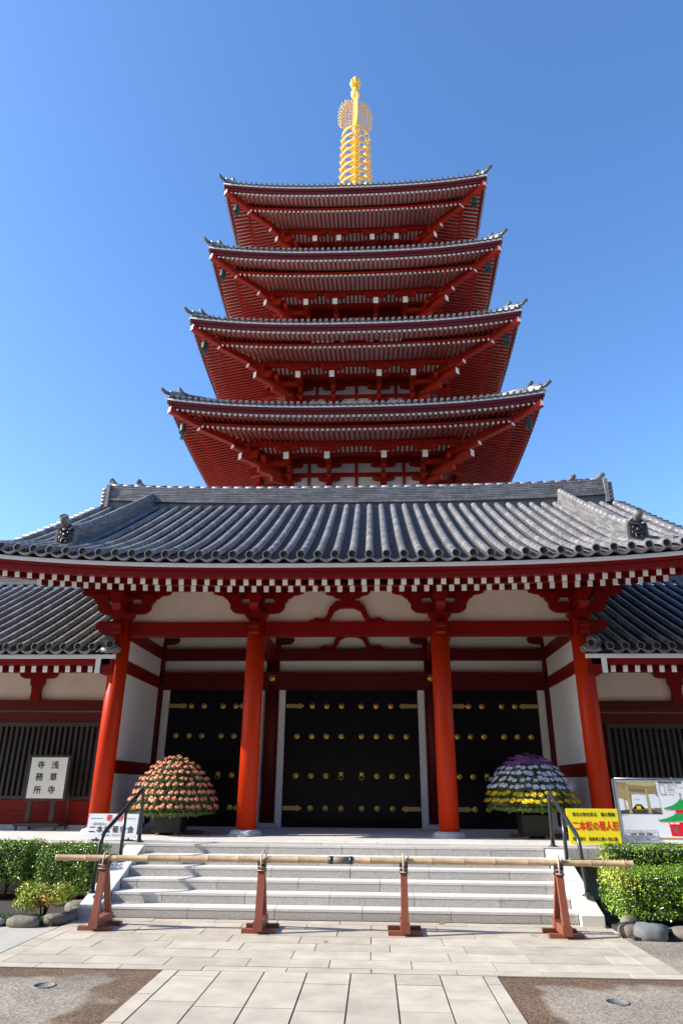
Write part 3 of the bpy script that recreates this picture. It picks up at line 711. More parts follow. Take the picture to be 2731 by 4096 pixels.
# ================================================================== SIDE WINGS
def wing(sg, label):
    """sg=-1 left, +1 right; local x measured away from the hall"""
    w = thing('side_wing', label, 'temple wing', (HX + sg * 4.9, 15.5, HP)); X = lambda d: sg * (d - 4.9)
    def bx(name, d0, d1, y0, y1, z0, z1, m, parent=w):
        b = MB(); a, c = sorted((X(d0), X(d1))); b.box(a, c, y0 - 15.5, y1 - 15.5, z0 - HP, z1 - HP); return b.build(name, [m], parent)
    bx('wall', 4.9, 14, 15.5, 15.7, HP, 4.6, PLAS)
    bx('sill_stone', 4.88, 14, 15.36, 15.5, HP + .001, .855, STONEP)
    bx('dado', 4.88, 14, 15.42, 15.498, .855, 1.33, RED)
    bx('dado_rail', 4.88, 14, 15.38, 15.42, 1.16, 1.33, RED); bx('dado_rail', 4.88, 14, 15.385, 15.42, .862, 1.03, RED)
    bx('beam', 4.88, 14, 15.40, 15.498, 3.19, 3.41, REDD); bx('beam', 4.88, 14, 15.39, 15.498, 2.93, 3.15, REDD)
    bx('beam', 4.88, 14, 15.38, 15.55, 4.03, 4.25, RED)
    for d in (7.14, 9.9, 12.6):
        b = MB(); p = [(.115, 3.41), (.1, 3.6), (.115, 3.72), (.16, 3.77), (.16, 3.88), (.16, 3.895)]
        a = [(.16, 3.895), (.33, 3.90), (.41, 3.94), (.435, 4.0), (.435, 4.03)]
        pts = [(x, z - HP) for x, z in mirror(p + a) + p + a]; b.prism(pts, -.10, -.003); b.build('bracket_post', [RED], w, (X(d), 0, 0))
    b = MB(); q = [(0, 4.03), (0, 3.6), (.05, 3.65), (.1, 3.75), (.12, 3.9), (.3, 3.91), (.38, 3.96), (.4, 4.03)]
    q = [(sg * x, z - HP) for x, z in q]; b.prism(q[::sg], -.12, -.003); b.build('bracket_arm', [RED], w, (X(4.92), 0, 0))
    bx('jamb', 4.88, 5.5, 15.44, 15.498, 1.33, 2.93, REDD)
    # lattice window
    win = bx('window', 5.52, 13.5, 15.45, 15.47, 1.40, 2.90, GLASS)
    bx('window_frame', 5.50, 13.5, 15.36, 15.47, 2.84, 2.93, BRN, win); bx('window_frame', 5.50, 13.5, 15.36, 15.47, 1.35, 1.42, BRN, win)
    bx('window_frame', 5.50, 5.575, 15.36, 15.47, 1.42, 2.84, BRN, win)
    b = MB()
    for k in range(60):
        d = 5.66 + .122 * k
        if d > 13.4: break
        a, c = sorted((X(d), X(d + .058))); b.box(a, c, 15.385 - 15.5, 15.435 - 15.5, 1.41 - HP, 2.85 - HP, 0, random.random())
    b.build('lattice', [SLAT], win)
    for d in (6.85, 8.1):
        bx('window_mullion', d, d + .05, 15.44, 15.449, 1.42, 2.85, BRN, win)
    # roof
    sp = .302; us = [X(d) for d in [5.25 + sp * k for k in range(0, 30)]]; us.sort()
    hw = lambda t: .50 * t + .10 * (t - 1.5 * (1 - math.exp(-t / 1.5)))
    TW = 4.7
    lo, hi_ = sorted((X(5.0), X(14)))
    rf = tile_slope('roof', w, us, sp, lambda u: TW, hw, lambda u: 0, (0, 13.7 - 15.5, 4.29 - HP), 0, r=.074, seg=.25, course=.12, rng=31)
    for u in us: link('end_tile', cap, rf, (u, -.012, 0)).scale = (.93, 1, .93)
    pan_lips('eave_tile', rf, us[:-1], sp, .074, 0, lambda x: 0)
    b = MB(); a, c = sorted((X(4.98), X(14)));
    for i in range(8):
        t0, t1 = TW * i / 8, TW * (i + 1) / 8; b.add([(a, t0 + .03, hw(t0) - .115), (c, t0 + .03, hw(t0) - .115), (c, t1 + .03, hw(t1) - .115), (a, t1 + .03, hw(t1) - .115)], [(0, 1, 2, 3)])
    for q in (-.3, .25): pass
    b.add([(a, TW, hw(TW) - .1), (c, TW, hw(TW) - .1), (c, 2 * TW, -.1), (a, 2 * TW, -.1)], [(0, 1, 2, 3)])
    b.build('roof_board', [TILE], rf)
    b = MB(); rg2 = random.Random(8); ridge_stack(b, [(X(8.0), TW, hw(TW) - .02), (X(14), TW, hw(TW) - .02)], .3, 6, .05, .08, rg2); b.build('ridge', [TILE], rf)
    # verge row next to the hall with its curled end tile
    b = MB(); P = [(X(4.93), t, hw(t) + .07) for t in np.linspace(.0, 2.2, 10)]
    for i in range(9): b.tube([P[i], P[i + 1]], .085, 10, 0, rg2.random())
    b.tube([(X(5.08), .12, .08), (X(5.02), .3, .17), (X(4.98), .55, .28)], .12, 12, 0, .3, rr=[.08, .13, .1])
    b.prism([(X(d), z) for d, z in ((4.68, -.02), (4.70, -.1), (4.76, -.13), (4.82, -.08), (4.86, -.12), (4.93, -.1), (4.97, -.02), (4.9, .02), (4.75, .03))][::-sg], -.03, .1, mf=0)
    b.tube([(X(5.05), -.01, -.055), (X(4.93), -.01, -.09), (X(4.8), -.01, -.07), (X(4.72), 0, -.02)], .05, 8, 0, .2)
    v = b.build('verge', [TILE], rf); link('end_tile', cap, v, (X(4.873), -.04, .045)); 
    # eave edge
    bx('eave_edge_board', 4.79, 14, 13.78, 13.88, 4.066, 4.145, WHITE)
    bx('fascia_board', 4.9, 14, 13.83, 13.95, 3.945, 4.065, RED)
    bx('eave_gap_shade', 4.9, 14, 13.84, 13.9, 4.145, 4.2, BLACK)  # shade of the gap below the tiles, made as a black strip
    bx('barge_end', 5.085, 5.182, 13.795, 13.83, 3.777, 4.064, WHITE); bx('barge_board', 4.83, 5.08, 13.83, 15.4, 3.77, 4.064, RED)
    b = MB(); a, c = sorted((X(4.9), X(14))); b.add([(a, 13.93 - 15.5, 3.945 - HP), (c, 13.93 - 15.5, 3.945 - HP), (c, 0, 4.3 - HP), (a, 0, 4.3 - HP)], [(0, 3, 2, 1)]); b.build('soffit_board', [RED], w)
    for k in range(36):
        d = 5.34 + .2395 * k; b = MB(); b.bar((0, 0, 0), (0, 1.55, .33), .097, .13, 0, .5, 1); b.build('rafter', [RED, WHITE], w, (X(d), 13.95 - 15.5, 3.872 - HP))
    return w
wing(-1, 'left side wing with sunlit grey tiles and dark lattice window beside the gate hall')
wing(1, 'right side wing with shaded blue-grey tiles and dark lattice window behind the poster')

# ================================================================== PAGODA
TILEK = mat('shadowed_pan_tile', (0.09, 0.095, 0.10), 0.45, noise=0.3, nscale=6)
PX_, PY_ = -0.78, 36.0
pag = thing('pagoda', 'tall five-storey vermilion pagoda with curved grey eaves and golden finial rising behind the gate hall', 'pagoda', (PX_, PY_, 0))
capp = end_cap_mesh(.078, False)
for i in range(8):
    pass
LV = [(9.25, 12.66, 3.9), (8.88, 18.15, 3.5), (8.39, 23.24, 3.1), (7.92, 28.28, 2.83), (7.56, 33.33, 2.45)]
def jog(b, x, y, z0, w=.13, d=.13, h=.18):   # bearing block
    b.hexa([(x - w * .7, y - d * .7, z0), (x + w * .7, y - d * .7, z0), (x + w * .7, y + d * .7, z0), (x - w * .7, y + d * .7, z0),
            (x - w, y - d, z0 + h * .4), (x + w, y - d, z0 + h * .4), (x + w, y + d, z0 + h * .4), (x - w, y + d, z0 + h * .4)])
    b.box(x - w, x + w, y - d, y + d, z0 + h * .4, z0 + h)
def arm_x(b, x, y, z, L=.62, h=.26, t=.16):
    p = [(-L, z + h), (-L, z + h * .45), (-L * .82, z + h * .12), (-L * .6, z), (L * .6, z), (L * .82, z + h * .12), (L, z + h * .45), (L, z + h)]
    b.prism([(x + a, c) for a, c in p], y - t / 2, y + t / 2)
def arm_y(b, x, y0, y1, z, h=.26, t=.18):   # y0 = outer end (more negative)
    b.prism([(y1, z), (y1, z + h), (y0, z + h), (y0, z + h * .4), (y0 + .1, z + h * .1), (y0 + .22, z)], x - t / 2, x + t / 2, 'yz')
for li, (hw_, E, bw) in enumerate(LV):
    RS_ = .58
    def prs(u, hw_=hw_): return RS_ * (min(abs(u), hw_) / hw_) ** 2.6
    top = li == 4
    # roof shell
    b = MB(); rb = bw - .15 if not top else .35; HT = hw_ - (LV[li + 1][2] + .25 if not top else .3); N = 16
    def rh(t): return (.42 * t + .022 * t * t) if not top else (.40 * t + .035 * t * t)
    nu = int(2 * hw_ / .303); vs = []
    for j in range(9):
        t = HT * j / 8
        for k in range(25):
            u = (-1 + 2 * k / 24) * (hw_ - t); vs.append((u, -hw_ + t, .0 + rh(t) + prs(u / max(.01, (hw_ - t)) * hw_) * max(0, 1 - t / 4.0)))
    fs = []
    for j in range(8):
        for k in range(24): fs.append((j * 25 + k, j * 25 + k + 1, (j + 1) * 25 + k + 1, (j + 1) * 25 + k))
    b.add(vs, fs, 0, .2, True)
    us = [.303 * (k + .5) for k in range(-int(hw_ / .303), int(hw_ / .303))]
    us = [u for u in us if abs(u) < hw_ - .1]
    for u in us:
        T = min(HT, hw_ - abs(u)); P = []
        for t in np.linspace(0, T, 7): P.append((u, -hw_ + t, .04 + rh(t) + prs(u) * max(0, 1 - t / 4.0)))
        b.tube(P, .075, 6, 0, random.random(), cap=False)
    # hip ridge of this side's left end + corner tiles
    P = [(-(hw_ - t), -(hw_ - t), .12 + rh(t) + RS_ * max(0, 1 - t / 4.0)) for t in np.linspace(.12, HT, 9)]
    for i in range(8): b.bar(P[i], P[i + 1], .24, .26 if i else .16, 0, random.random()); b.tube([(p[0], p[1], p[2] + .17) for p in (P[i], P[i + 1])], .08, 8, 0, random.random())
    e = b; r = .074
    for u in us:
        zc = .06 + prs(u)
        e.lathe([(r * .8, -.015), (r * .82, -.03), (r, -.03), (r * 1.02, 0), (r * .95, .06)], u, -hw_ - .02, 14, 0, cz=zc, axis='y', r=.45)
        e.lathe([(.0001, -.012), (r * .8, -.012)], u, -hw_ - .02, 12, 1, cz=zc, axis='y')
        e.lathe([(.0001, -.03), (r * .3, -.022)], u, -hw_ - .02, 8, 0, cz=zc, axis='y', r=.8)
    for q in (-1, 1):
        e.tube([(q * (hw_ - .25), -(hw_ - .25), .32 + (RS_ - .1)), (q * (hw_ + .02), -(hw_ + .02), .30 + (RS_ - .1)), (q * (hw_ + .22), -(hw_ + .22), .42 + (RS_ - .1))], .09, 10, 0, .9)
        e.tube([(q * (hw_ - .9), -(hw_ - .9), .60 + (RS_ - .1)), (q * (hw_ - .6), -(hw_ - .6), .62 + (RS_ - .1)), (q * (hw_ - .42), -(hw_ - .42), .82 + (RS_ - .1))], .09, 10, 0, .9)
        e.hexa([(q * (hw_ - .75), -(hw_ - .55), .15 + (RS_ - .1)), (q * (hw_ - .55), -(hw_ - .75), .15 + (RS_ - .1)), (q * (hw_ - 1.3), -(hw_ - 1.5), .3 + (RS_ - .1)), (q * (hw_ - 1.5), -(hw_ - 1.3), .3 + (RS_ - .1)),
                (q * (hw_ - .75), -(hw_ - .55), .58 + (RS_ - .1)), (q * (hw_ - .55), -(hw_ - .75), .58 + (RS_ - .1)), (q * (hw_ - 1.3), -(hw_ - 1.5), .72 + (RS_ - .1)), (q * (hw_ - 1.5), -(hw_ - 1.3), .72 + (RS_ - .1))], 0, .7)
        if li < 4 and li: e.tube([(q * (hw_ - 2.4), -(hw_ - 2.4), .78 + RS_ * .5 - .1), (q * (hw_ - 2.15), -(hw_ - 2.15), 1.0 + RS_ * .5 - .1)], .09, 10, 0, .9)
    o_roof = None
    for sd_i in range(4):
        if sd_i == 0: o_roof = b.build('roof', [TILE, TILED], pag, (0, 0, E)); rme = o_roof.data; cur = o_roof
        else: cur = link('roof', rme, pag, (0, 0, E), (0, 0, R_(90 * sd_i)))
        if sd_i == 0:
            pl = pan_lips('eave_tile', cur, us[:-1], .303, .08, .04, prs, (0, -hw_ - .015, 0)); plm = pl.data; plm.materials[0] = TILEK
            # timber eave of this side (sub-parts)
            parts = []
            parts.append(eave_strip('eave_edge_board', cur, hw_ - .03, -hw_ + .03, -.045, .1, .10, WHITE, prs))
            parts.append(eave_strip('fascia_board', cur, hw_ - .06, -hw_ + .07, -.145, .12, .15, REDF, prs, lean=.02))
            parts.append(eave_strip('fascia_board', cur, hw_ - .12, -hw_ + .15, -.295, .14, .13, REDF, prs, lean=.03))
            f = MB(); zf, zb_ = -.485, -.675; sp_ = .2532
            nr = int((hw_ - .35) / sp_)
            for k in range(-nr, nr + 1):
                u = sp_ * k; dz = prs(u); L1 = min(1.15, hw_ - abs(u) - .15)
                f.bar((u, -hw_ + .28, zf + dz), (u, -hw_ + .28 + L1, zf + dz * .9 + .20 * L1), .092, .10, 0, .5, 1)
            parts.append(f.build('flying_rafters', [REDP, WHITE], cur))
            f = MB(); nr = int((hw_ - 1.35) / sp_); yb0 = -hw_ + 1.22
            for k in range(-nr, nr + 1):
                u = sp_ * k; dz = prs(u) * .8; yi = max(-bw, -hw_) ; L2 = min(hw_ - 1.2 - bw, (hw_ - 1.25 - abs(u)) if abs(u) > bw else 99); L2 = max(L2, .15)
                f.bar((u, yb0, zb_ + dz), (u, yb0 + L2, zb_ + dz * (1 - L2 / 8) + .22 * L2), .098, .115, 0, .5, 1)
            parts.append(f.build('base_rafters', [REDP, WHITE], cur))
            f = MB(); n = 30      # cream boards between the rafters
            for (ya, za, yb, zb2, red) in ((.25, zf + .05, 1.30, zf + .26, 0), (1.22, zb_ + .05, hw_ - bw, zb_ + .05 + .22 * (hw_ - bw - 1.2), 1)):
                for k in range(n):
                    q0, q1 = -1 + 2 * k / n, -1 + 2 * (k + 1) / n
                    ha, hb = hw_ - ya, hw_ - yb; g = .92 if red else .97; gb = .6 if red else .88
                    f.add([(q0 * ha, -ha, za + prs(q0 * hw_) * g), (q1 * ha, -ha, za + prs(q1 * hw_) * g), (q1 * hb, -hb, zb2 + prs(q1 * hw_) * gb * (1 if not red else .3)), (q0 * hb, -hb, zb2 + prs(q0 * hw_) * gb * (1 if not red else .3))], [(0, 3, 2, 1)])
            parts.append(f.build('soffit_board', [PLASP], cur))
            parts.append(eave_strip('rafter_tie_beam', cur, hw_ - 1.25, -hw_ + 1.18, zb_ + .20, .14, .11, REDP, lambda u: prs(u) * .8))
            # hip rafter at the left corner with white ends, wind bell
            f = MB()
            c0, c1, c2 = hw_ - .17, hw_ - 1.33, hw_ - 3.1
            f.bar((-c0, -c0, -.04), (-c1 + .3, -c1 + .3, -.30), .25, .30, 0, .5, 1)
            f.bar((-c1, -c1, -.36), (-c2, -c2, -.46), .27, .36, 0, .5, 1)
            f.bar((-c2, -c2, -.46), (-bw, -bw, .1), .27, .34)
            parts.append(f.build('hip_rafter', [REDP, WHITE], cur))
            f = MB(); q = hw_ - .75
            f.tube([(-q, -q, .0), (-q, -q, -.55)], .015, 6); f.lathe([(.03, -.5), (.12, -.53), (.15, -.62), (.15, -.85), (.19, -1.0), (.15, -1.0)], -q, -q, 14)
            f.lathe([(.02, -1.0), (.02, -1.12)], -q, -q, 6); f.box(-q - .09, -q + .09, -q - .01, -q + .01, -1.34, -1.1)
            parts.append(f.build('wind_bell', [BRONZE], cur))
            pm = [(p.name.split('.')[0], p.data, tuple(p.location)) for p in parts] + [('eave_tile', plm, (0, -hw_ - .015, 0))]
        else:
            for nm, me_, lc in pm: link(nm, me_, cur, lc)
    # body storey
    zlo = E - 3.05 if li else 0
    zw = -.15      # top of visible wall, relative to E
    b = MB(); b.box(-bw, bw, -bw, bw, zlo - E, zw + 1.3)
    b.build('wall', [PLASW], pag, (0, 0, E))
    cxs = [-bw, -bw * .41, bw * .41, bw]
    for sd_i in range(4):
        if sd_i == 0:
            f = MB()
            for z0, z1, th in ((-.45, -.08, .10), (-1.25, -1.03, .10), (-2.0, -1.78, .10), (-2.6, -2.35, .12), (zlo - E, zlo - E + .25, .14)):
                f.box(-bw - th, bw + th, -bw - th, -bw + .01, z0, z1)
            for x in cxs[1:3] + [0, -bw * .72, bw * .72]: f.box(x - .075, x + .075, -bw - .08, -bw + .01, -1.9, -.1)
            for x in cxs: f.box(x - .17, x + .17, -bw - .15, -bw + .01, zlo - E, -1.6)
            for x in (0, -bw * .70, bw * .70):
                f.box(x - bw * .22, x + bw * .22, -bw - .05, -bw + .01, -2.35, -1.75) if x == 0 else None
            wf = f.build('wall_frame', [REDP], pag, (0, 0, E)); wfm = wf.data
            f = MB()
            # stepped purlins carried by the brackets
            yo2, yo1 = -(bw + 2.05), -(bw + 1.15)
            f.box(-bw - 2.2, bw + 2.2, yo2 - .11, yo2 + .11, -.44, -.20)
            f.box(-bw - 1.3, bw + 1.3, yo1 - .1, yo1 + .1, -.52, -.34)
            pu = f.build('purlin', [REDP], pag, (0, 0, E)); pum = pu.data
            f = MB(); n = 34; hwid = bw + 1.5
            f.add([(-hwid - .5, yo2 + .1, -.30), (hwid + .5, yo2 + .1, -.30), (hwid - .3, yo1 - .05, -.42), (-hwid + .3, yo1 - .05, -.42)], [(0, 3, 2, 1)], 1)
            f.add([(-bw - 1.1, yo1 + .05, -.36), (bw + 1.1, yo1 + .05, -.36), (bw, -bw, -.2), (-bw, -bw, -.2)], [(0, 3, 2, 1)], 0)
            k = -hwid
            while k < hwid: f.bar((k, yo2 + .1, -.32), (k, yo1 - .05, -.44), .10, .06); k += .235
            cr = f.build('eave_ribs', [REDP, PLASP], pag, (0, 0, E)); crm = cr.data
            bm = []
            for ci in (0, 1):
                f = MB()
                # wall arms (two tiers)
                arm_x(f, 0, -.12, -1.52, .58, .2, .2); arm_x(f, 0, -.12, -.72, .66, .2, .2)
                for q in (-.46, 0, .46): jog(f, q, -.14, -1.34, .12, .12, .1)
                for q in (-.54, 0, .54): jog(f, q, -.14, -.55, .12, .12, .12)
                jog(f, 0, -.16, -1.72, .18, .18, .2)
                # stepped forward arms
                arm_y(f, 0, -.62, 0, -1.66); arm_y(f, 0, -1.02, 0, -1.34); arm_y(f, 0, -1.45, 0, -1.0)
                jog(f, 0, -.52, -1.42, .14, .14, .18); jog(f, 0, -.92, -1.10, .14, .14, .18); jog(f, 0, -1.15, -.76, .14, .14, .18)
                arm_x(f, 0, -1.15, -.62, .60, .22, .18)
                for q in (-.48, 0, .48): jog(f, q, -1.15, -.52, .14, .14, .14) if q else None
                # tail rafter with white end sloping down and out
                f.bar((0, -2.22, -1.03), (0, 0, -.55), .27, .36, 0, .5, 1)
                jog(f, 0, -2.0, -.84, .16, .16, .18)
                arm_x(f, 0, -2.05, -.68, .60, .22, .18)
                for q in (-.48, .48): jog(f, q, -2.05, -.54, .14, .14, .14)
                if ci == 0:      # corner: diagonal members
                    d = .7071
                    f.bar((-2.32, -2.32, -1.08), (-1.2, -1.2, -1.1), .28, .36, 0, .5, 1); f.bar((-1.2, -1.2, -1.1), (0, 0, -.8), .26, .34)
                    f.bar((-2.66, -2.66, -.64), (-.9, -.9, -.66), .27, .34, 0, .5, 1)
                    f.bar((-1.5, -1.5, -1.42), (0, 0, -1.30), .22, .30); f.bar((-.9, -.9, -1.72), (0, 0, -1.62), .2, .26)
                    jog(f, -2.05, -2.05, -.80, .2, .2, .34); jog(f, -1.2, -1.2, -1.18, .18, .18, .24); jog(f, -.62, -.62, -1.5, .16, .16, .2)
                    f.bar((-2.0, -1.2, -1.0), (0, -1.2, -1.0), .2, .26); f.bar((-1.2, -2.0, -1.0), (-1.2, 0, -1.0), .2, .26)
                    f.prism([(-2.05, -.65), (-2.05, -.95), (-1.8, -1.1), (-1.5, -1.02), (-1.4, -.65)], -2.12, -1.98)
                    jog(f, -2.05, -2.05, -.5, .22, .22, .2)
                o = f.build('bracket', [REDP, WHITE], pag, (cxs[ci], -bw, E)); bm.append(o.data)
            link('bracket', bm[1], pag, (cxs[2], -bw, E)); link('bracket', bm[1], pag, (cxs[3], -bw, E))
        else:
            a = R_(90 * sd_i); rot = Matrix.Rotation(a, 3, 'Z')
            link('wall_frame', wfm, pag, (0, 0, E), (0, 0, a)); link('purlin', pum, pag, (0, 0, E), (0, 0, a)); link('eave_ribs', crm, pag, (0, 0, E), (0, 0, a))
            for ci in range(4):
                p = rot @ Vector((cxs[ci], -bw, E)); link('bracket', bm[0] if ci == 0 else bm[1], pag, p, (0, 0, a))
    if li:   # balcony rail hidden behind the roof below
        b = MB()
        for s_ in (-1, 1):
            for z in (.0, .35, .7): b.box(-bw - .7, bw + .7, s_ * (bw + .7) - .05, s_ * (bw + .7) + .05, zlo - E - .2 + z, zlo - E - .12 + z); b.box(s_ * (bw + .7) - .05, s_ * (bw + .7) + .05, -bw - .7, bw + .7, zlo - E - .2 + z, zlo - E - .12 + z)
        b.build('balcony_rail', [REDP], pag, (0, 0, E))
b = MB(); b.box(-6, 6, -6, 6, 0, 9.9); b.box(-6.2, 6.2, -6.2, 6.2, 8.2, 8.6, 1); b.box(-6.2, 6.2, -6.2, 6.2, 0, .9, 2)
for x in (-6, -2, 2, 6):
    for y in (-6, 6): b.box(x - .25, x + .25, y - .25, y + .25, 0, 9.8, 1); b.box(y - .25, y + .25, x - .25, x + .25, 0, 9.8, 1)
b.build('base_storey', [PLAS, REDP, STONE], pag)
# finial
fin = MB(); fx = -.1
fin.box(fx - .9, fx + .9, -.9, .9, 36.9, 37.9); fin.lathe([(.9, 37.9), (1.2, 38.1), (1.1, 38.7), (.5, 39.4), (.9, 39.6), (1.0, 39.9), (.3, 40.1), (.16, 40.2), (.14, 52.2)], fx, 0, 20)
for k in range(9):
    z = 46.05 - .725 * k; fin.lathe([(.16, z - .28), (.3, z + .0), (.34, z + .05), (.18, z + .06)], fx, 0, 16)
fin.lathe([(.13, 47.0), (.22, 47.3), (.2, 47.6), (.11, 50.4)], fx, 0, 12)
fino = fin.build('finial', [GOLDF], pag)
for k in range(9):
    z = 46.4 - .725 * k; r = 1.03 + .018 * k; b = MB()
    b.lathe([(r - .05, z - .10), (r, z - .10), (r, z + .10), (r - .05, z + .10), (r - .05, z - .10)], fx, 0, 40, cap=False)
    for q in range(8):
        a = math.pi / 4 * q + math.pi / 8; c, s_ = math.cos(a), math.sin(a); pr = Vector((-s_, c, 0))
        pts = []
        for t, w in ((.2, .12), (.4, .04), (.75, .04), (.93, .10), (1, .2)):
            pts.append((t * (r - .03), w))
        for i in range(4):
            (t0, w0), (t1, w1) = pts[i], pts[i + 1]; vs = []
            for zz in (z - .02, z + .02):
                for t_, w_ in ((t0, -w0), (t0, w0), (t1, w1), (t1, -w1)): vs.append((fx + c * t_ - s_ * w_ * .5, s_ * t_ + c * w_ * .5, zz))
            b.hexa(vs)
        a = math.pi / 4 * q; c, s_ = math.cos(a) * (r + .03), math.sin(a) * (r + .03)
        b.lathe([(.01, z - .08), (.05, z - .13), (.06, z - .26), (.085, z - .33), (.07, z - .33)], fx + c, s_, 8)
    b.build('ring', [GOLDF], fino)
# flame vanes: open scroll work, four blades
rf_ = random.Random(4)
for vi in range(4):
    b = MB(); a = R_(90 * vi + 8); ca, sa = math.cos(a), math.sin(a)
    def T3(x, z, y=0): return (fx + x * ca - y * sa, x * sa + y * ca, 47.35 + z)
    H_ = 3.0
    def env(t): return 1.12 + .1 * t if t < .3 else 1.15 * math.sqrt(max(0, 1 - ((t - .3) / .72) ** 2))
    for row in range(9):
        t = row / 9; z0 = t * H_; W_ = env(t)
        for cidx in range(4):
            x0 = .15 + cidx * W_ / 4; x1 = x0 + W_ / 4 * .9
            pts = []
            q = rf_.choice((-1, 1)); r0 = min(.13, W_ / 9)
            for j in range(9):
                th = q * (j / 8) * 4.4 + rf_.random() * .05 + (1.5 if q > 0 else -1.0)
                rad = r0 * (.6 + .5 * j / 8); pts.append(T3((x0 + x1) / 2 + rad * math.cos(th), z0 + .17 + rad * 1.2 * math.sin(th)))
            b.tube(pts, .024, 5, cap=False)
        # connecting branches sweeping up and outwards
        for cidx in range(4):
            x0 = .12 + cidx * W_ / 4; b.tube([T3(x0, z0), T3(x0 + W_ / 9, z0 + .16), T3(x0 + W_ / 4, z0 + .24), T3(x0 + W_ / 3.6, z0 + .42)], .022, 5, cap=False)
        tip = W_ * .96; b.tube([T3(tip - .18, z0 - .06), T3(tip, z0 + .04), T3(tip + .03, z0 + .2), T3(tip - .05, z0 + .38)], .035, 5, rr=[.04, .04, .03, .006])
    for k in range(4):
        x = .25 + .25 * k; b.tube([T3(x - .05, H_ - .35 - .2 * k * k * .3), T3(x + .04, H_ - .12 - .2 * k * k * .3), T3(x - .02, H_ + .12 - .2 * k * k * .3)], .03, 5, rr=[.035, .03, .005])
    b.tube([T3(.1, -.02), T3(1.0, -.02)], .03, 5)
    b.build('flame_vane', [GOLDF], fino)
b = MB(); b.lathe([(.001, 50.62), (.2, 50.70), (.33, 50.92), (.36, 51.15), (.30, 51.42), (.16, 51.62), (.05, 51.69)], fx, 0, 20); b.build('dragon_jewel', [GOLDF], fino)
b = MB(); b.lathe([(.1, 51.90), (.22, 51.98), (.31, 52.20), (.34, 52.42), (.31, 52.70), (.2, 52.92), (.001, 53.04)], fx, 0, 20)
for k in range(8):
    a = math.pi / 4 * k; b.tube([(fx + .16 * math.cos(a), .16 * math.sin(a), 51.92), (fx + .33 * math.cos(a), .33 * math.sin(a), 52.20), (fx + .37 * math.cos(a), .37 * math.sin(a), 52.42), (fx + .33 * math.cos(a), .33 * math.sin(a), 52.62)], .1, 6, rr=[.05, .10, .08, .02])
b.build('crown_jewel', [GOLDF], fino)

# ================================================================== BAMBOO BARRIER
bar = thing('bamboo_pole', 'long pale bamboo rail lying across the four brown stands in front of the steps', 'barrier rail', (-.46, 9.47, .79))
def pole_seg(x0, x1, parent):
    b = MB(); x = x0; rq = random.Random(int(abs(x0) * 100)); k = 0
    while x < x1 - .01:
        xe = min(x + .385 + rq.uniform(-.02, .02), x1); q = rq.random()
        b.tube([(x, 0, 0), (x + .01, 0, 0), (x + .03, 0, 0), (xe - .03, 0, 0), (xe - .008, 0, 0), (xe, 0, 0)], .036, 14, 0, q, rr=[.037, .039, .036, .0355, .039, .040])
        b.tube([(xe - .004, 0, 0), (xe + .004, 0, 0)], .0415, 14, 1); x = xe
    return b
o = pole_seg(-4.07 + .46, -.42 + .46, bar).build('pole', [BAMB, BAMBN], bar)
o.rotation_euler = (0, R_(-.1), 0)
o = pole_seg(-.46 + .46, 3.16 + .46, bar).build('pole', [BAMB, BAMBN], bar)
b = MB(); b.tube([(-.1, 0, 0), (.16, 0, 0)], .043, 16, 0); b.tube([(-.12, 0, 0), (-.07, 0, 0)], .046, 16, 1); b.tube([(.13, 0, 0), (.18, 0, 0)], .046, 16, 1)
b.build('joint_binding', [WIRE, TAPE], bar)
def stand(x, label, loop):
    s = thing('barrier_stand', label, 'stand', (x, 9.55, 0), 'stands carrying the bamboo rail')
    b = MB(); b.box(-.052, .052, -.24, .30, .035, .135)
    b.box(-.055, .055, -.245, -.235, .034, .14); b.build('base_beam', [TRES], s)
    for y in (-.14, .20):
        b = MB(); b.box(-.205, .205, y - .045, y + .045, .0, .045); b.build('foot', [TRES], s)
    b = MB(); b.bar((0, -.2, .13), (0, -.09, .745), .082, .062, up=(0, 1, 0)); b.build('front_post', [TRES], s)
    b = MB(); b.bar((0, .26, .13), (0, -.03, .70), .07, .055, up=(0, 1, 0)); b.build('rear_brace', [TRES], s)
    b = MB()
    for q in (-1, 1): b.box(q * .038 - .012, q * .038 + .012, -.135, -.03, .70, .775)
    b.box(-.052, .052, -.15, -.02, .655, .685); b.build('saddle', [BRN], s)
    b = MB(); q = loop
    if q < 2:
        b.tube([(-.005, -.15, .69), (-.008, -.135, .76), (-.002, -.125, .84), (.012 if q else .03, -.08, .90 - .03 * (q == 0)), (.035, -.03, .84), (.04, -.02, .76)], .010, 7, cap=True)
    else:
        b.tube([(-.004, -.15, .66), (-.004, -.14, .76), (.0, -.13, .88)], .012, 7); b.tube([(.03, -.13, .80), (.05, -.09, .835), (.065, -.04, .84)], .008, 6)
    b.tube([(-.05, -.152, .675), (0, -.158, .672), (.05, -.152, .675)], .006, 5); b.tube([(-.05, -.15, .72), (.05, -.15, .705)], .005, 5)
    b.build('rope_tie', [ROPE], s)
    return s
for x, l, q in ((-3.43, 'brown wooden A-frame stand under the far left of the bamboo rail, beside the shrub', 0), (-1.42, 'brown wooden stand second from the left, before the middle-left of the steps', 1),
                (.35, 'brown wooden stand second from the right, before the middle-right of the steps', 2), (2.25, 'brown wooden stand nearest the right-hand handrail and hedge', 2)):
    stand(x, l, q)

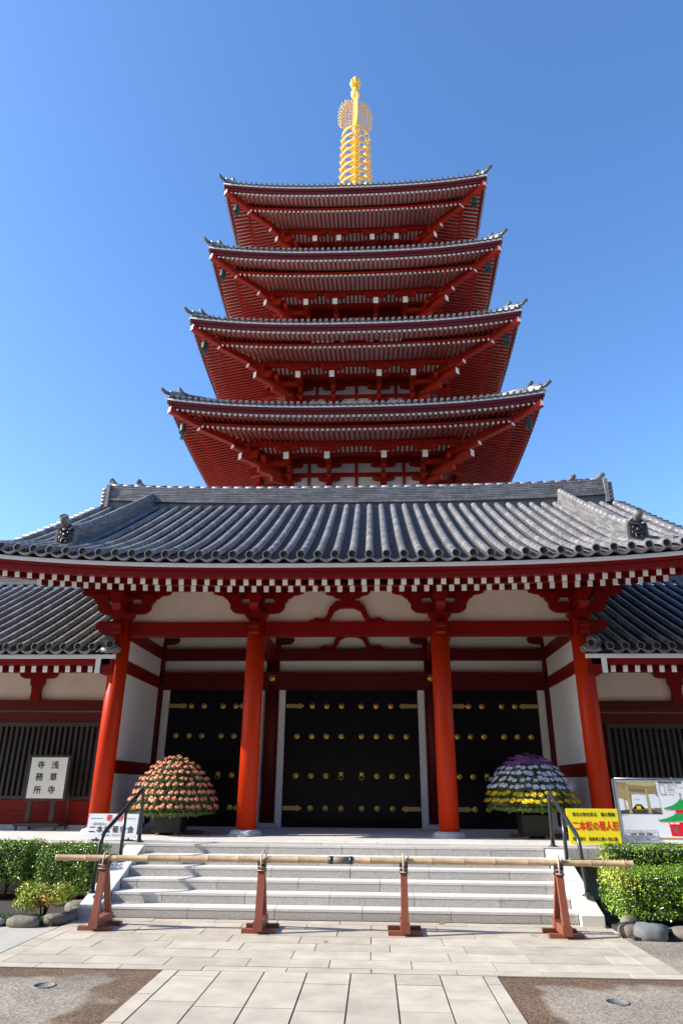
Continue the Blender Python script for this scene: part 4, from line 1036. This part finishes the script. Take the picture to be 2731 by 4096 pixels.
# ================================================================== HANDRAILS
def rail(x, label, P, mid, ends):
    h = thing('handrail', label, 'handrail', (x, 11.0, 0), 'dark steel handrails of the stairs')
    b = MB()
    def smooth(pts, n=6):
        out = [pts[0]]
        for i in range(1, len(pts) - 1):
            a, m, c = Vector(pts[i - 1]), Vector(pts[i]), Vector(pts[i + 1]); r = .12
            p = m + (a - m).normalized() * r; q = m + (c - m).normalized() * r
            for k in range(n + 1):
                t = k / n; out.append(tuple((1 - t) ** 2 * p + 2 * t * (1 - t) * m + t * t * q))
        return out + [pts[-1]]
    b.tube(smooth([(0, y - 11.0, z) for y, z in P]), .030, 14); b.build('rail', [RAIL], h)
    b = MB(); b.tube([(0, mid[0] - 11, mid[1]), (0, mid[0] - 11 + .0, mid[2])], .028, 14); b.build('post', [RAIL], h)
    for y, z in [ends[0], ends[1], (mid[0], mid[1])]:
        b = MB(); b.lathe([(.075, z), (.075, z + .012), (.04, z + .02), (.036, z + .05)], 0, y - 11, 16); b.build('flange', [RAIL], h)
rail(-3.90, 'dark steel handrail on the left side of the stairs, beside the white sign', [(12.22, HP), (12.17, 1.60), (10.52, .985), (10.40, .26)], (11.40, .58, 1.28), [(12.22, HP), (10.40, .27)])
rail(2.86, 'dark steel handrail on the right side of the stairs, beside the yellow sign', [(12.22, HP), (12.17, 1.60), (10.68, 1.00), (10.52, .29)], (11.44, .60, 1.27), [(12.22, HP), (10.52, .30)])

# ================================================================== LEAF HELPERS
def leaves(b, n, sampler, size, rg, mi=0, up=.35, squash=.5):
    for _ in range(n):
        p, nr = sampler(rg)
        d = Vector((rg.gauss(0, 1), rg.gauss(0, 1), rg.gauss(0, 1))).normalized(); nn = (Vector(nr) * 1.1 + d * .9 + Vector((0, 0, up))).normalized()
        t = nn.cross(Vector((rg.gauss(0, 1), rg.gauss(0, 1), rg.gauss(0, 1)))).normalized(); s_ = nn.cross(t)
        L = size * rg.uniform(.7, 1.25); w = L * squash; P = Vector(p)
        b.add([tuple(P - t * L * .5), tuple(P + s_ * w * .5 + nn * L * .08), tuple(P + t * L * .5 - nn * L * .1), tuple(P - s_ * w * .5 + nn * L * .08)], [(0, 1, 2, 3)], mi, rg.random())
def hedge(name, label, cat, boxes, n, size, seed, leafm, group=None, trunks=(), mix=None, uneven=.022):
    cx = sum((q[0] + q[1]) / 2 for q in boxes) / len(boxes); cy = min(q[2] for q in boxes)
    t = thing(name, label, cat, (cx, cy, 0.03), group); rg = random.Random(seed)
    b = MB()
    for x0, x1, y0, y1, z0, z1 in boxes: 
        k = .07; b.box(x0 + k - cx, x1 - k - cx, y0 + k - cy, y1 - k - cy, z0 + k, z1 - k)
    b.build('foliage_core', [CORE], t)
    lm = MB()
    areas = []
    for q in boxes:
        x0, x1, y0, y1, z0, z1 = q; areas.append(((x1 - x0) * (z1 - z0) * 1.3 + (x1 - x0) * (y1 - y0) + (y1 - y0) * (z1 - z0) * 1.4))
    tot = sum(areas)
    for q, A in zip(boxes, areas):
        x0, x1, y0, y1, z0, z1 = q
        ph = rg.random() * 9
        def samp(r):
            u = r.random(); fx_, fy, fz = (x1 - x0) * (z1 - z0) * 1.3, (x1 - x0) * (y1 - y0), (y1 - y0) * (z1 - z0) * .7
            w = u * (fx_ + fy + 2 * fz); x, y, z = r.uniform(x0, x1), r.uniform(y0, y1), r.uniform(z0, z1)
            lump = uneven * (math.sin(x * 7 + ph) * math.cos(z * 9 + y * 5) + .6 * math.sin(x * 17 + z * 13)) + r.gauss(0, .018)
            if r.random() < .10: lump -= r.uniform(0, .07)
            if r.random() < .03: lump += r.uniform(0, .05)
            if w < fx_: return (x - cx, y0 - lump - cy, z), (0, -1, 0)
            if w < fx_ + fy: return (x - cx, y - cy, z1 + lump), (0, 0, 1)
            if w < fx_ + fy + fz: return (x0 - lump - cx, y - cy, z), (-1, 0, 0)
            return (x1 + lump - cx, y - cy, z), (1, 0, 0)
        leaves(lm, int(n * A / tot), samp, size, rg, 0)
    if mix:
        for k in range(0, len(lm.m), 1):
            v = lm.v[lm.f[k][0]]
            if math.sin(v[0] * 5.1 + seed) + math.sin(v[2] * 9 + v[0] * 3) + .9 * rg.random() > mix: lm.m[k] = 1
    lm.build('foliage', [leafm, LEAFY], t)
    for x, y in trunks:
        tb = MB(); rr_ = rg
        tb.tube([(x - cx, y - cy, -.02), (x - cx + .02, y - cy, .12), (x - cx - .01, y - cy + .02, .3)], .018, 7, rr=[.022, .017, .013])
        tb.tube([(x - cx + .015, y - cy, .1), (x - cx + .09, y - cy + .01, .3)], .012, 6); tb.build('stem', [BARK], t)
    return t
hedge('hedge', 'clipped dark green hedge on the left below the white sign and side wing', 'hedge',
      [(-6.9, -5.3, 11.25, 11.9, .24, .76), (-5.35, -4.95, 11.3, 11.9, .22, .68), (-5.02, -4.22, 11.05, 11.8, .12, .735)], 24000, .035, 1, LEAF, trunks=((-6.0, 11.5), (-5.65, 11.45), (-5.2, 11.4), (-4.75, 11.3)), mix=2.2)
hedge('hedge', 'bright green clipped box hedge in front at the right, ending in grey boulders', 'hedge',
      [(3.10, 5.6, 9.85, 10.75, .10, .60)], 24000, .034, 2, LEAF, trunks=((3.4, 10.2), (3.8, 10.1), (4.2, 10.2)), mix=1.55)
hedge('hedge', 'low green hedge directly beneath the white poster and yellow sign', 'hedge',
      [(3.52, 6.2, 11.45, 11.95, .35, .80)], 11000, .035, 3, LEAF, trunks=((3.9, 11.7), (4.6, 11.7)), mix=1.9)

def shrub(label, cx, cy, rx, ry, h, n, size, seed, m1, m2, z0=.12):
    t = thing('shrub', label, 'shrub', (cx, cy, .03)); rg = random.Random(seed); lm = MB()
    cl = [(rg.uniform(-.6, .6) * rx, rg.uniform(-.6, .6) * ry, z0 + rg.uniform(.25, .8) * (h - z0), rg.uniform(.28, .5)) for _ in range(16)]
    def samp(r):
        c = r.choice(cl); d = Vector((r.gauss(0, 1), r.gauss(0, 1), r.gauss(0, 1))).normalized(); q = c[3] * r.uniform(.55, 1.0)
        return (c[0] + d.x * q * rx, c[1] + d.y * q * ry, max(z0 * .6, c[2] + d.z * q * (h - z0) * .8)), tuple(d)
    leaves(lm, n, samp, size, rg, 0)
    for k in range(len(lm.m)):
        v = lm.v[lm.f[k][0]]
        if math.sin(v[0] * 9 + seed) + v[2] * 4 + rg.random() < .75: lm.m[k] = 1
    lm.build('foliage', [m1, m2], t)
    b = MB()
    for k in range(11):
        a = rg.uniform(0, 6.28); q = rg.uniform(.2, .75)
        b.tube([(.02 * math.cos(a), .02 * math.sin(a), -.02), (.3 * q * rx * math.cos(a), .3 * q * ry * math.sin(a), h * .35), (q * rx * math.cos(a), q * ry * math.sin(a), h * .75)], .008, 5, rr=[.010, .007, .004])
    b.build('branches', [BARK], t); return t
shrub('small yellow-green azalea shrub beside the left barrier stand and edging rocks', -4.36, 9.98, .42, .30, .40, 7000, .031, 4, LEAFY, LEAFO, .06)
shrub('thin ochre-leaved twiggy shrub at the right edge in front of the bright hedge', 3.95, 9.62, .20, .14, .42, 900, .026, 6, LEAFY, LEAFO, .16)
# ground cover tufts
b = MB(); rg = random.Random(12)
def gc(r): 
    x = r.uniform(-5.6, -4.05); y = r.uniform(9.62, 9.95); return (x, y, .04 + r.random() * .05), (0, 0, 1)
leaves(b, 2600, gc, .03, rg)
o = b.build('ground_cover', [MOSS]); o['kind'] = 'stuff'

# ================================================================== ROCKS
def rock(label, x, y, sx, sy, sz, seed, m, group, rot=0):
    rg = random.Random(seed); b = MB(); n, k = 14, 9; vs = []
    f = [(rg.uniform(1, 2.6), rg.uniform(0, 6), rg.uniform(0, 6)) for _ in range(4)]
    for i in range(k + 1):
        th = math.pi * i / k
        for j in range(n):
            ph = 2 * math.pi * j / n; d = Vector((math.sin(th) * math.cos(ph), math.sin(th) * math.sin(ph), math.cos(th)))
            e = 3.2; nrm = (abs(d.x) ** e + abs(d.y) ** e + abs(d.z) ** e) ** (-1 / e)
            q = nrm * (1 + .06 * sum(math.sin(a * d.x * 2.2 + p1) * math.cos(a * d.y * 2 + p2 + d.z) for a, p1, p2 in f) + rg.uniform(-.03, .03))
            x_, y_ = d.x * q * sx, d.y * q * sy; c, s_ = math.cos(rot), math.sin(rot)
            vs.append((x_ * c - y_ * s_, x_ * s_ + y_ * c, max(-.02, d.z * q * sz * .42 + sz * .26)))
    fs = []
    for i in range(k):
        for j in range(n): fs.append((i * n + j, (i + 1) * n + j, (i + 1) * n + (j + 1) % n, i * n + (j + 1) % n))
    b.add(vs, fs, 0, .5, True); o = b.build('rock', [m], None, (x, y, 0)); return tag(o, label, 'rock', group)
G1, G2 = 'edging rocks of the left bed', 'edging boulders of the right bed'
for i, (l, x, y, sx, sy, sz, m, rt) in enumerate((
    ('pale flat edging stone at the left edge of the photo', -5.02, 9.60, .36, .12, .13, CONC, 0), ('tan rounded edging rock beneath the azalea shrub', -4.42, 9.60, .21, .12, .16, ROCK, .05),
    ('brown edging rock right of the tan one, along the paving edge', -4.10, 9.78, .15, .11, .16, ROCK, 1.0), ('small dark edging rock beside the left barrier stand', -4.02, 10.02, .14, .10, .14, ROCK, 1.4),
    ('mid-sized edging rock behind the left barrier stand', -4.02, 10.30, .16, .10, .17, ROCK, 1.5), ('upright edging rock touching the foot of the left cheek wall', -4.16, 10.62, .15, .14, .22, ROCK, .8),
    ('dark rock half hidden under the left hedge', -4.6, 10.95, .16, .12, .14, ROCK, .2))):
    rock(l, x, y, sx, sy, sz, 20 + i, m, G1, rt)
for i, (l, x, y, sx, sy, sz, m, rt) in enumerate((
    ('tan upright boulder at the left end of the right bed', 3.06, 9.62, .13, .13, .20, ROCK, .3), ('smooth blue-grey boulder in front of the bright hedge', 3.26, 9.45, .20, .14, .24, ROCKG, -.2),
    ('speckled brown-grey boulder at the right edge of the photo', 3.72, 9.48, .23, .14, .19, ROCK, .1), ('pale boulder behind the blue-grey one', 3.16, 9.86, .13, .1, .26, ROCK, .6), ('brown boulder outermost in the right bed', 4.25, 9.5, .24, .15, .19, ROCK, 0))):
    rock(l, x, y, sx, sy, sz, 40 + i, m, G2, rt)

# ================================================================== FLOWER DOMES
def petal_flower(b, P, N, R, m0, rg, layers=3, droop=0.0, npet=11):
    P = Vector(P); N = Vector(N).normalized(); t = N.cross(Vector((0, 0, 1)) if abs(N.z) < .95 else Vector((1, 0, 0))).normalized(); s_ = N.cross(t)
    for l in range(layers):
        up = (.15, .55, 1.1)[l]; rr_ = R * (1, .78, .5)[l]; a0 = rg.random() * 6
        for k in range(npet - l * 2):
            a = a0 + 2 * math.pi * k / (npet - l * 2) + rg.uniform(-.1, .1); d = t * math.cos(a) + s_ * math.sin(a); e = N.cross(d); w = rr_ * .19; q = rr_ * rg.uniform(.85, 1.12)
            tip = P + d * q * math.cos(up) + N * q * math.sin(up) * .8 + Vector((0, 0, -droop * q * (l == 0)))
            mid = P + d * q * .55 * math.cos(up) + N * q * .55 * math.sin(up)
            b.add([tuple(P), tuple(mid + e * w), tuple(tip), tuple(mid - e * w)], [(0, 1, 2, 3)], m0 if l < 2 else m0 + 1 if False else m0, rg.random())
def dome(name_label, cx, cy, prof, colors, R, seed, potw, potz, droop, leafm, ringmat=None, cat='flower display', nzk=.35):
    t = thing('flower_dome', name_label, cat, (cx, cy, HP)); rg = random.Random(seed)
    # pot: tapered box with feet
    b = MB(); w = potw
    b.hexa([(-w * .96, -w * .96, .04), (w * .96, -w * .96, .04), (w * .96, w * .96, .04), (-w * .96, w * .96, .04), (-w, -w, potz), (w, -w, potz), (w, w, potz), (-w, w, potz)])
    b.box(-w * 1.03, w * 1.03, -w * 1.03, w * 1.03, potz, potz + .02)
    b.build('planter_box', [POTM], t)
    b = MB()
    for q in (-.7, .7): b.box(q * w - .03, q * w + .03, -w - .02, w, 0, .04)
    b.box(-w - .16, w + .33, .1, .2, .0, .07); b.build('planter_feet', [WOODP], t)
    # foliage bowl under flowers
    lf = MB()
    zs = [p[1] for p in prof]
    def rad(z):
        for i in range(len(prof) - 1):
            if prof[i][1] >= z >= prof[i + 1][1]:
                f = (prof[i][1] - z) / (prof[i][1] - prof[i + 1][1]); return prof[i][0] + f * (prof[i + 1][0] - prof[i][0])
        return prof[-1][0]
    zt, zb = zs[0], zs[-1]
    def samp(r):
        z = zb + (zt - zb) * (1 - math.sqrt(r.random())) if r.random() < .8 else r.uniform(zb, zt); a = r.uniform(0, 2 * math.pi); q = max(.02, rad(z) - .035 - r.random() * .05)
        return (q * math.cos(a), q * math.sin(a), z - .02), (math.cos(a), math.sin(a), .3)
    leaves(lf, 9000, samp, .045, rg, 0, squash=.35)
    def samp2(r):
        a = r.uniform(0, 2 * math.pi); q = prof[-1][0] * math.sqrt(r.uniform(.25, 1)); return (q * math.cos(a), q * math.sin(a), zb - .03 - .05 * r.random() - .10 * (1 - q / prof[-1][0])), (math.cos(a), math.sin(a), -.2)
    leaves(lf, 2600, samp2, .06, rg, 0, up=-.5, squash=.3)
    lf.build('foliage', [leafm], t)
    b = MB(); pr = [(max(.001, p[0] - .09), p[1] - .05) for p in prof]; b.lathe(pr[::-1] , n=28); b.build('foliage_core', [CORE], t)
    # supports
    b = MB()
    for k in range(8):
        a = math.pi / 4 * k + .2; q = prof[-1][0] * .55; b.tube([(q * math.cos(a), q * math.sin(a), zb + .1), (q * math.cos(a), q * math.sin(a), zb - .16)], .007, 5)
    b.build('support_stakes', [BAMB], t)
    # flowers by ring
    fl = []
    nring = len(colors)
    L = [0]
    for i in range(len(prof) - 1): L.append(L[-1] + math.hypot(prof[i + 1][0] - prof[i][0], prof[i + 1][1] - prof[i][1]))
    for k in range(nring):
        d = L[-1] * (k + .15) / (nring - .35)
        for i in range(len(prof) - 1):
            if L[i] <= d <= L[i + 1] + 1e-6: break
        f = min(1, (d - L[i]) / (L[i + 1] - L[i])); r_ = prof[i][0] + f * (prof[i + 1][0] - prof[i][0]); z_ = prof[i][1] + f * (prof[i + 1][1] - prof[i][1])
        nx, nz = -(prof[i + 1][1] - prof[i][1]), (prof[i + 1][0] - prof[i][0])
        cnt = max(1, int(2 * math.pi * r_ / (.108))); a0 = rg.random()
        for j in range(cnt):
            a = 2 * math.pi * j / cnt + a0 + rg.uniform(-1.3, 1.3) / cnt; rr_ = r_ + .03 + rg.uniform(-.03, .025)
            fl.append((rr_ * math.cos(a), rr_ * math.sin(a), z_ + rg.uniform(-.02, .02), nx * math.cos(a), nx * math.sin(a), nz, colors[k]))
    vis = [q for q in fl if q[1] < 0 or q[2] > zt - .15]; vis.sort(key=lambda q: q[1])
    near = vis[:100]; rest = [q for q in fl if q not in near]
    for q in near:
        b = MB(); petal_flower(b, (0, 0, 0), (q[3], q[4], q[5] * nzk + .12), R * rg.uniform(.78, 1.18), 0, rg, droop=droop)
        if ringmat and rg.random() < .5 and q[6] != 0: b.tube([tuple(Vector((q[3], q[4], q[5])).normalized() * -.005 + (Vector((q[3], q[4], q[5])).cross(Vector((0, 0, 1))).normalized() * math.cos(a) + Vector((0, 0, 1)) * math.sin(a)) * R * 1.02) for a in np.linspace(0, 2 * math.pi, 11)], .0025, 4, 1, cap=False)
        b.build('flower', [FM[q[6]], STEEL], t, (q[0], q[1], q[2]))
    b = MB()
    for q in rest:
        o_ = len(b.v); petal_flower(b, q[:3], (q[3], q[4], q[5] * nzk + .12), R, q[6], rg, droop=droop)
    o = b.build('flower_mass', FM, t); o['kind'] = 'stuff'
    return t
def petal_mat(n, c, c2=None):
    m = mat(n, c, .6, noise=.25 if not c2 else 0, nscale=30, rnd=.35, spec=.2, col2=c2)
    return m
FM = [petal_mat('pink_orange_petal', (.92, .46, .18), (.78, .33, .27)), petal_mat('magenta_petal', (.42, .08, .40)), petal_mat('white_petal', (.80, .80, .84)), petal_mat('yellow_petal', (.85, .62, .02))]
dome('dome of orange-pink chrysanthemums in a dark square planter on the left of the doors', -3.93, 14.16, [(.04, 1.41), (.20, 1.37), (.36, 1.27), (.50, 1.14), (.60, 1.01), (.68, .88), (.75, .74), (.81, .59), (.84, .45)],
     [0] * 10, .054, 3, .255, .40, .5, MUML, nzk=.8)
dome('dome of chrysanthemums banded purple, white and yellow in a black planter on the right', 2.99, 14.20, [(.04, 1.47), (.22, 1.43), (.38, 1.34), (.53, 1.22), (.64, 1.08), (.73, .94), (.78, .80), (.82, .68), (.84, .58)],
     [1, 1, 1, 1, 2, 2, 2, 2, 3, 3], .068, 9, .255, .38, .0, MUML, True)

# ================================================================== SIGNS
# easel sign of the temple office
ea = thing('easel_sign', 'cream board with black kanji on a dark brown wheeled easel against the left wing', 'sign', (-6.87, 14.95, HP))
eb = MB(); eb.box(-.445, .445, 0, .035, .56, 1.45); pn = eb.build('frame', [BRN], ea)
eb = MB(); eb.box(-.388, .388, -.006, .0, .605, 1.405); board = eb.build('board', [SIGNC], ea)
for s_, cx, zs_ in (('寺務所', -.17, (1.245, 1.005, .755)), ('浅草寺', .13, (1.245, 1.005, .755))):
    for ch, z in zip(s_, zs_): lettering(ch, .165, cx + (z - 1.0) * .0, z, INK, board, y=-.009, bold=.0035)
for lx in (-.35, .15): eb = MB(); eb.box(lx, lx + .1, .01, .045, .12, .57); eb.build('leg', [BRN], ea)
eb = MB(); eb.box(-.50, .42, -.12, -.06, .075, .135); eb.box(-.50, .42, .35, .41, .075, .135); eb.box(.36, .42, -.06, .35, .075, .135); eb.box(-.5, -.44, -.06, .35, .075, .135); eb.bar((.40, .38, .13), (.42, .05, 1.35), .035, .035); eb.build('trolley', [BRN], ea)
for x, y in ((-.45, -.09), (.36, -.09), (-.4, .38), (.38, .38)):
    b = MB(); b.tube([(x - .012, y, .035), (x + .012, y, .035)], .035, 12); b.box(x - .02, x + .02, y - .02, y + .02, .05, .078); b.build('caster', [RAIL], ea)
# poster-like boards lean back a little
def panel(name, label, cat, loc, w, h, m, tilt, th=.02):
    t = thing(name, label, cat, loc); t.rotation_euler = (R_(-tilt), 0, 0)
    b = MB(); b.box(-w / 2, w / 2, 0, th, 0, h); bo = b.build('board', [m], t); return t, bo
t, bo = panel('dedication_sign', 'small white sign with red and black kanji standing beside the left handrail', 'sign', (-4.46, 12.42, HP + .05), .86, .37, SIGNW, 8)
for x, w_, z in ((-.285, .165, .295), (.29, .13, .295)):
    b = MB(); b.box(x - w_ / 2 - .02, x + w_ / 2 + .02, -.003, 0, z - .004, z + .004); b.build('green_line', [INKG], bo)
lettering('奉', .115, -.075, .295, INKR, bo, bold=.0010); lettering('納', .115, .12, .295, INKR, bo, bold=.0010)
lettering('一般財団法人', .046, -.235, .205, INK, bo, w=.28)
for ch, x in zip('二本松菊栄会', (-.34, -.21, -.08, .06, .19, .32)): lettering(ch, .115, x, .118, INK, bo, bold=.0018)
lettering('（福島県二本松市）', .04, -.005, .032, INK, bo, w=.36)
b = MB()
for x in (-.25, .30): b.box(x - .012, x + .012, .02, .04, -.05, .40); b.box(x - .05, x + .09, -.06, .10, -.05, -.028)
b.build('stand', [RAIL], t)
t, bo = panel('festival_sign', 'bright yellow sign with big red Japanese letters beside the right handrail', 'sign', (3.63, 12.5, HP + .02), .845, .54, SIGNY, 5)
lettering('東北の秋を彩る　菊の祭典', .07, .02, .445, INK, bo, w=.70, bold=.0014)
lettering('二本松の菊人形', .155, .03, .265, INKR, bo, w=.76, bold=.0038)
lettering('開催場所　福島県立霞ヶ城公園', .062, -.01, .075, INK, bo, w=.72, bold=.0008)
b = MB()
for x in (-.3, .3): b.bar((x, .02, .3), (x, .22, -.02), .02, .02)
b.build('stand', [STEEL], t)
t, bo = panel('information_board', 'large white board with an interior picture and green-roofed pavilion drawing behind the right hedge', 'sign', (4.91, 12.68, HP + .03), 1.62, .99, SIGNW, 3, .035)
def pol(pts, col, y, parent=bo, name='print', rough=.4):
    key = 'print_%d_%d_%d' % tuple(int(c * 99) for c in col)
    m = MAT.get(key) or mat(key, col, rough); b = MB(); b.add([(x, y, z) for x, z in pts], [tuple(range(len(pts)))[::1]]); o = b.build(name, [m], parent); return o
def PX(px, py): return (-.81 + (px - 180) / 1400 * 1.185 + (-(py - 180) / 1300 * .035) * 0, .99 - (py - 185) / 1300 * .99)
def QX(px, py): # poster pixel (zoomed view) -> board plane, undoing its slant
    sl_ = (py - 185) / 1310 * 165 * (1 - (px - 180) / 2600); x = px - sl_; return (-.81 + (x - 175) / 1393 * 1.165, .99 - (py - 185) / 1310 * .99)
pic = [(245, 235), (1030, 230), (1130, 903), (335, 905)]
def quad(pts, col, y, name='print'): return pol([QX(*p) for p in pts], col, y, name=name)
quad(pic, (.30, .23, .11), -.002, 'picture')
quad([(262, 300), (450, 430), (480, 600), (285, 570)], (.38, .29, .14), -.0025, 'picture')
quad([(430, 240), (1030, 240), (1050, 300), (860, 330), (480, 290)], (.50, .40, .20), -.0026, 'picture')
quad([(285, 575), (420, 610), (470, 640), (500, 820), (325, 830)], (.75, .80, .86), -.0028, 'picture')
quad([(550, 500), (1010, 490), (1080, 560), (1110, 780), (560, 790)], (.72, .78, .85), -.0027, 'picture')
quad([(330, 835), (560, 800), (1000, 820), (1120, 880), (1128, 902), (336, 904)], (.06, .065, .08), -.0029, 'picture')
quad([(985, 770), (1110, 780), (1128, 900), (1000, 840)], (.22, .16, .09), -.0032, 'picture')
for x0, x1, x2, x3, yt, yb in ((425, 480, 500, 560, 310, 900), (820, 860, 870, 935, 370, 890), (385, 415, 420, 455, 560, 825)):
    quad([(x0, yt), (x1, yt), (x3, yb), (x2, yb)], (.42, .34, .17), -.0036, 'picture')
quad([(500, 440), (830, 470), (840, 510), (505, 485)], (.40, .32, .16), -.0035, 'picture')
quad([(500, 370), (820, 390), (825, 470), (500, 440)], (.20, .16, .09), -.0034, 'picture')
quad([(605, 590), (710, 590), (700, 615), (610, 612)], (.75, .48, .12), -.0036, 'picture')
quad([(575, 775), (640, 700), (730, 700), (790, 775), (800, 850), (570, 850)], (.012, .01, .008), -.0036, 'picture')
quad([(640, 735), (720, 735), (730, 800), (640, 800)], (.85, .62, .03), -.004, 'picture')
for k in range(9): quad([(590 + 22 * k, 812), (602 + 22 * k, 812), (602 + 22 * k, 826), (590 + 22 * k, 826)], (.85, .62, .03), -.004, 'picture')
# pavilion drawing
GR = (.02, .36, .09); RDp = (.80, .01, .02)
def sym(pts): # mirror about the drawing's axis
    ax = QX(1530, 900)[0]; a = [QX(*p) for p in pts]; return a + [(2 * ax - x, z) for x, z in reversed(a)]
pol(sym([(1490, 590), (1440, 650), (1340, 720), (1155, 780), (1175, 800), (1380, 812)]), GR, -.003)
pol(sym([(1385, 880), (1330, 930), (1200, 985), (1035, 1025), (1050, 1045), (1300, 1050), (1460, 1040)]), GR, -.003)
pol(sym([(1385, 815), (1385, 878)]), RDp, -.0025); pol(sym([(1190, 820), (1190, 826)]), RDp, -.0028); pol(sym([(1065, 1060), (1065, 1068)]), RDp, -.0028)
pol(sym([(1232, 1070), (1270, 1345)]), RDp, -.0025)
for a in ((1250, 1325), (1345, 1428)): pol([QX(a[0], 1070), QX(a[1], 1070), QX(a[1] + 5, 1105), QX(a[0] + 5, 1105)], (.85, .85, .88), -.003)
pol([QX(1310, 1175), QX(1390, 1175), QX(1400, 1280), QX(1325, 1280)], (.12, .14, .16), -.003)
pol([QX(1525, 1175), QX(1568, 1175), QX(1590, 1345), QX(1550, 1345)], (.12, .14, .16), -.003)
pol(sym([(1490, 575), (1490, 550), (1505, 545), (1510, 520), (1505, 490), (1525, 470)]), (.75, .22, .01), -.003)
pol(sym([(1035, 1378), (1042, 1415)]), (.45, .28, .12), -.003)
def tx(s, px, py, size, m=INK, w=None, bold=0.0):
    x, z = QX(px, py); return lettering(s, size, x, z, m, bo, y=-.004, w=w, bold=bold)
tx('銭塚地蔵堂再建工事概要', 1320, 245, .036, w=.40, bold=.0006)
tx('完成予定　平成31年10月', 1275, 300, .030, w=.32)
tx('構　　造　鉄筋コンクリート造', 1330, 350, .030, w=.41)
tx('屋　　根　銅板葺き', 1250, 402, .030, w=.26); tx('総　　高　11メートル', 1275, 450, .030, w=.29); tx('延床面積　約26坪', 1252, 500, .030, w=.23)
tx('内観イメージ', 405, 930, .018, w=.125)
tx('その他、ご不明の点は下記電話にてお問合せください。', 705, 1270, .022, w=.48)
tx('浅草寺　勧財部　勧募係', 705, 1315, .034, w=.36, bold=.0006)
tx('〒111-0032　東京都台東区浅草2丁目3番1号', 710, 1370, .022, w=.43)
tx('03-3841-3711（直通）', 715, 1410, .026, w=.26)
b = MB()
P_ = [QX(395, 1235), QX(1000, 1235), QX(1020, 1432), QX(415, 1432), QX(395, 1235)]
for i in range(4): b.bar((P_[i][0], -.003, P_[i][1]), (P_[i + 1][0], -.003, P_[i + 1][1]), .002, .002)
b.bar((P_[0][0], -.003, QX(395, 1286)[1]), (P_[1][0], -.003, QX(1000, 1286)[1]), .0015, .0015); b.build('print', [INK], bo)
b = MB()
for a in ((-.81, 0, -.80, .99), (.80, 0, .81, .99)): b.box(a[0] - .006, a[2] + .006, -.012, .036, a[1], a[3])
b.box(-.81, .81, -.010, .036, .985, 1.0); b.box(-.81, .81, -.010, .036, -.012, .004); b.build('frame', [STEEL], t)
b = MB()
for x in (-.55, .2): b.tube([(x, .04, 1.0), (x - .01, .0, 1.02), (x + .03, -.015, .995)], .005, 6)
b.tube([(-.75, .06, -.03), (-.75, .06, 1.01)], .012, 8); b.tube([(.75, .06, -.03), (.75, .06, 1.01)], .012, 8); b.tube([(-.76, .06, 1.01), (.76, .06, 1.01)], .012, 8); b.build('stand', [STEEL], t)

# ================================================================== SMALL GROUND THINGS
def cover(label, x, y, r):
    b = MB(); b.lathe([(r * 1.12, -.01), (r * 1.12, .0015), (r, .0015), (r, -.002), (.0001, -.001)][::1], n=28); o = b.build('manhole_cover', [IRON], None, (x, y, 0)); return tag(o, label, 'manhole cover')
cover('round pale drain cover set in the brown aggregate on the left', -2.94, 6.99, .085); cover('round pale drain cover set in the brown aggregate on the right', 2.0, 6.84, .085)
cover('small round metal cap in the paving beside the right barrier stand', 1.90, 9.54, .045)
b = MB(); b.add([(-.04, -.01, .004), (.0, -.02, .02), (.05, .0, .008), (.01, .03, .03)], [(0, 1, 2, 3)]); o = b.build('fallen_leaf', [LEAFO], None, (.84, 10.16, 0)); tag(o, 'dry brown leaf lying at the foot of the lowest step', 'leaf')
b = MB(); b.add([(-.03, -.01, .004), (.0, -.02, .012), (.03, .0, .006), (.01, .03, .02)], [(0, 1, 2, 3)]); o = b.build('fallen_leaf', [LEAFO], None, (-.58, 8.95, 0)); tag(o, 'tiny curled leaf on the paving left of the middle', 'leaf')
# unseen hall added behind the camera to keep sky light off the porch
hb = thing('added_shade_hall', 'long dark unseen hall added behind the camera to shade the porch', 'temple hall', (0, -11, 0))
b = MB(); b.box(-34, 34, -14, 0, 0, 11, 0); b.box(-35, 35, -.3, .25, 8.6, 9.4, 1); b.box(-35, 35, -.3, .2, 0, .9, 2)
b.build('wall', [REDD, BRN, STONE], hb)
for k in range(12):
    b = MB(); b.lathe([(.4, 0), (.4, 11)], -33 + 6 * k, .5, 16); b.build('column', [REDD], hb)
b = MB(); b.hexa([(-39, -18, 11), (39, -18, 11), (39, 5, 11), (-39, 5, 11), (-22, -8, 24), (22, -8, 24), (22, -6, 24), (-22, -6, 24)]); b.build('roof', [TILE], hb)
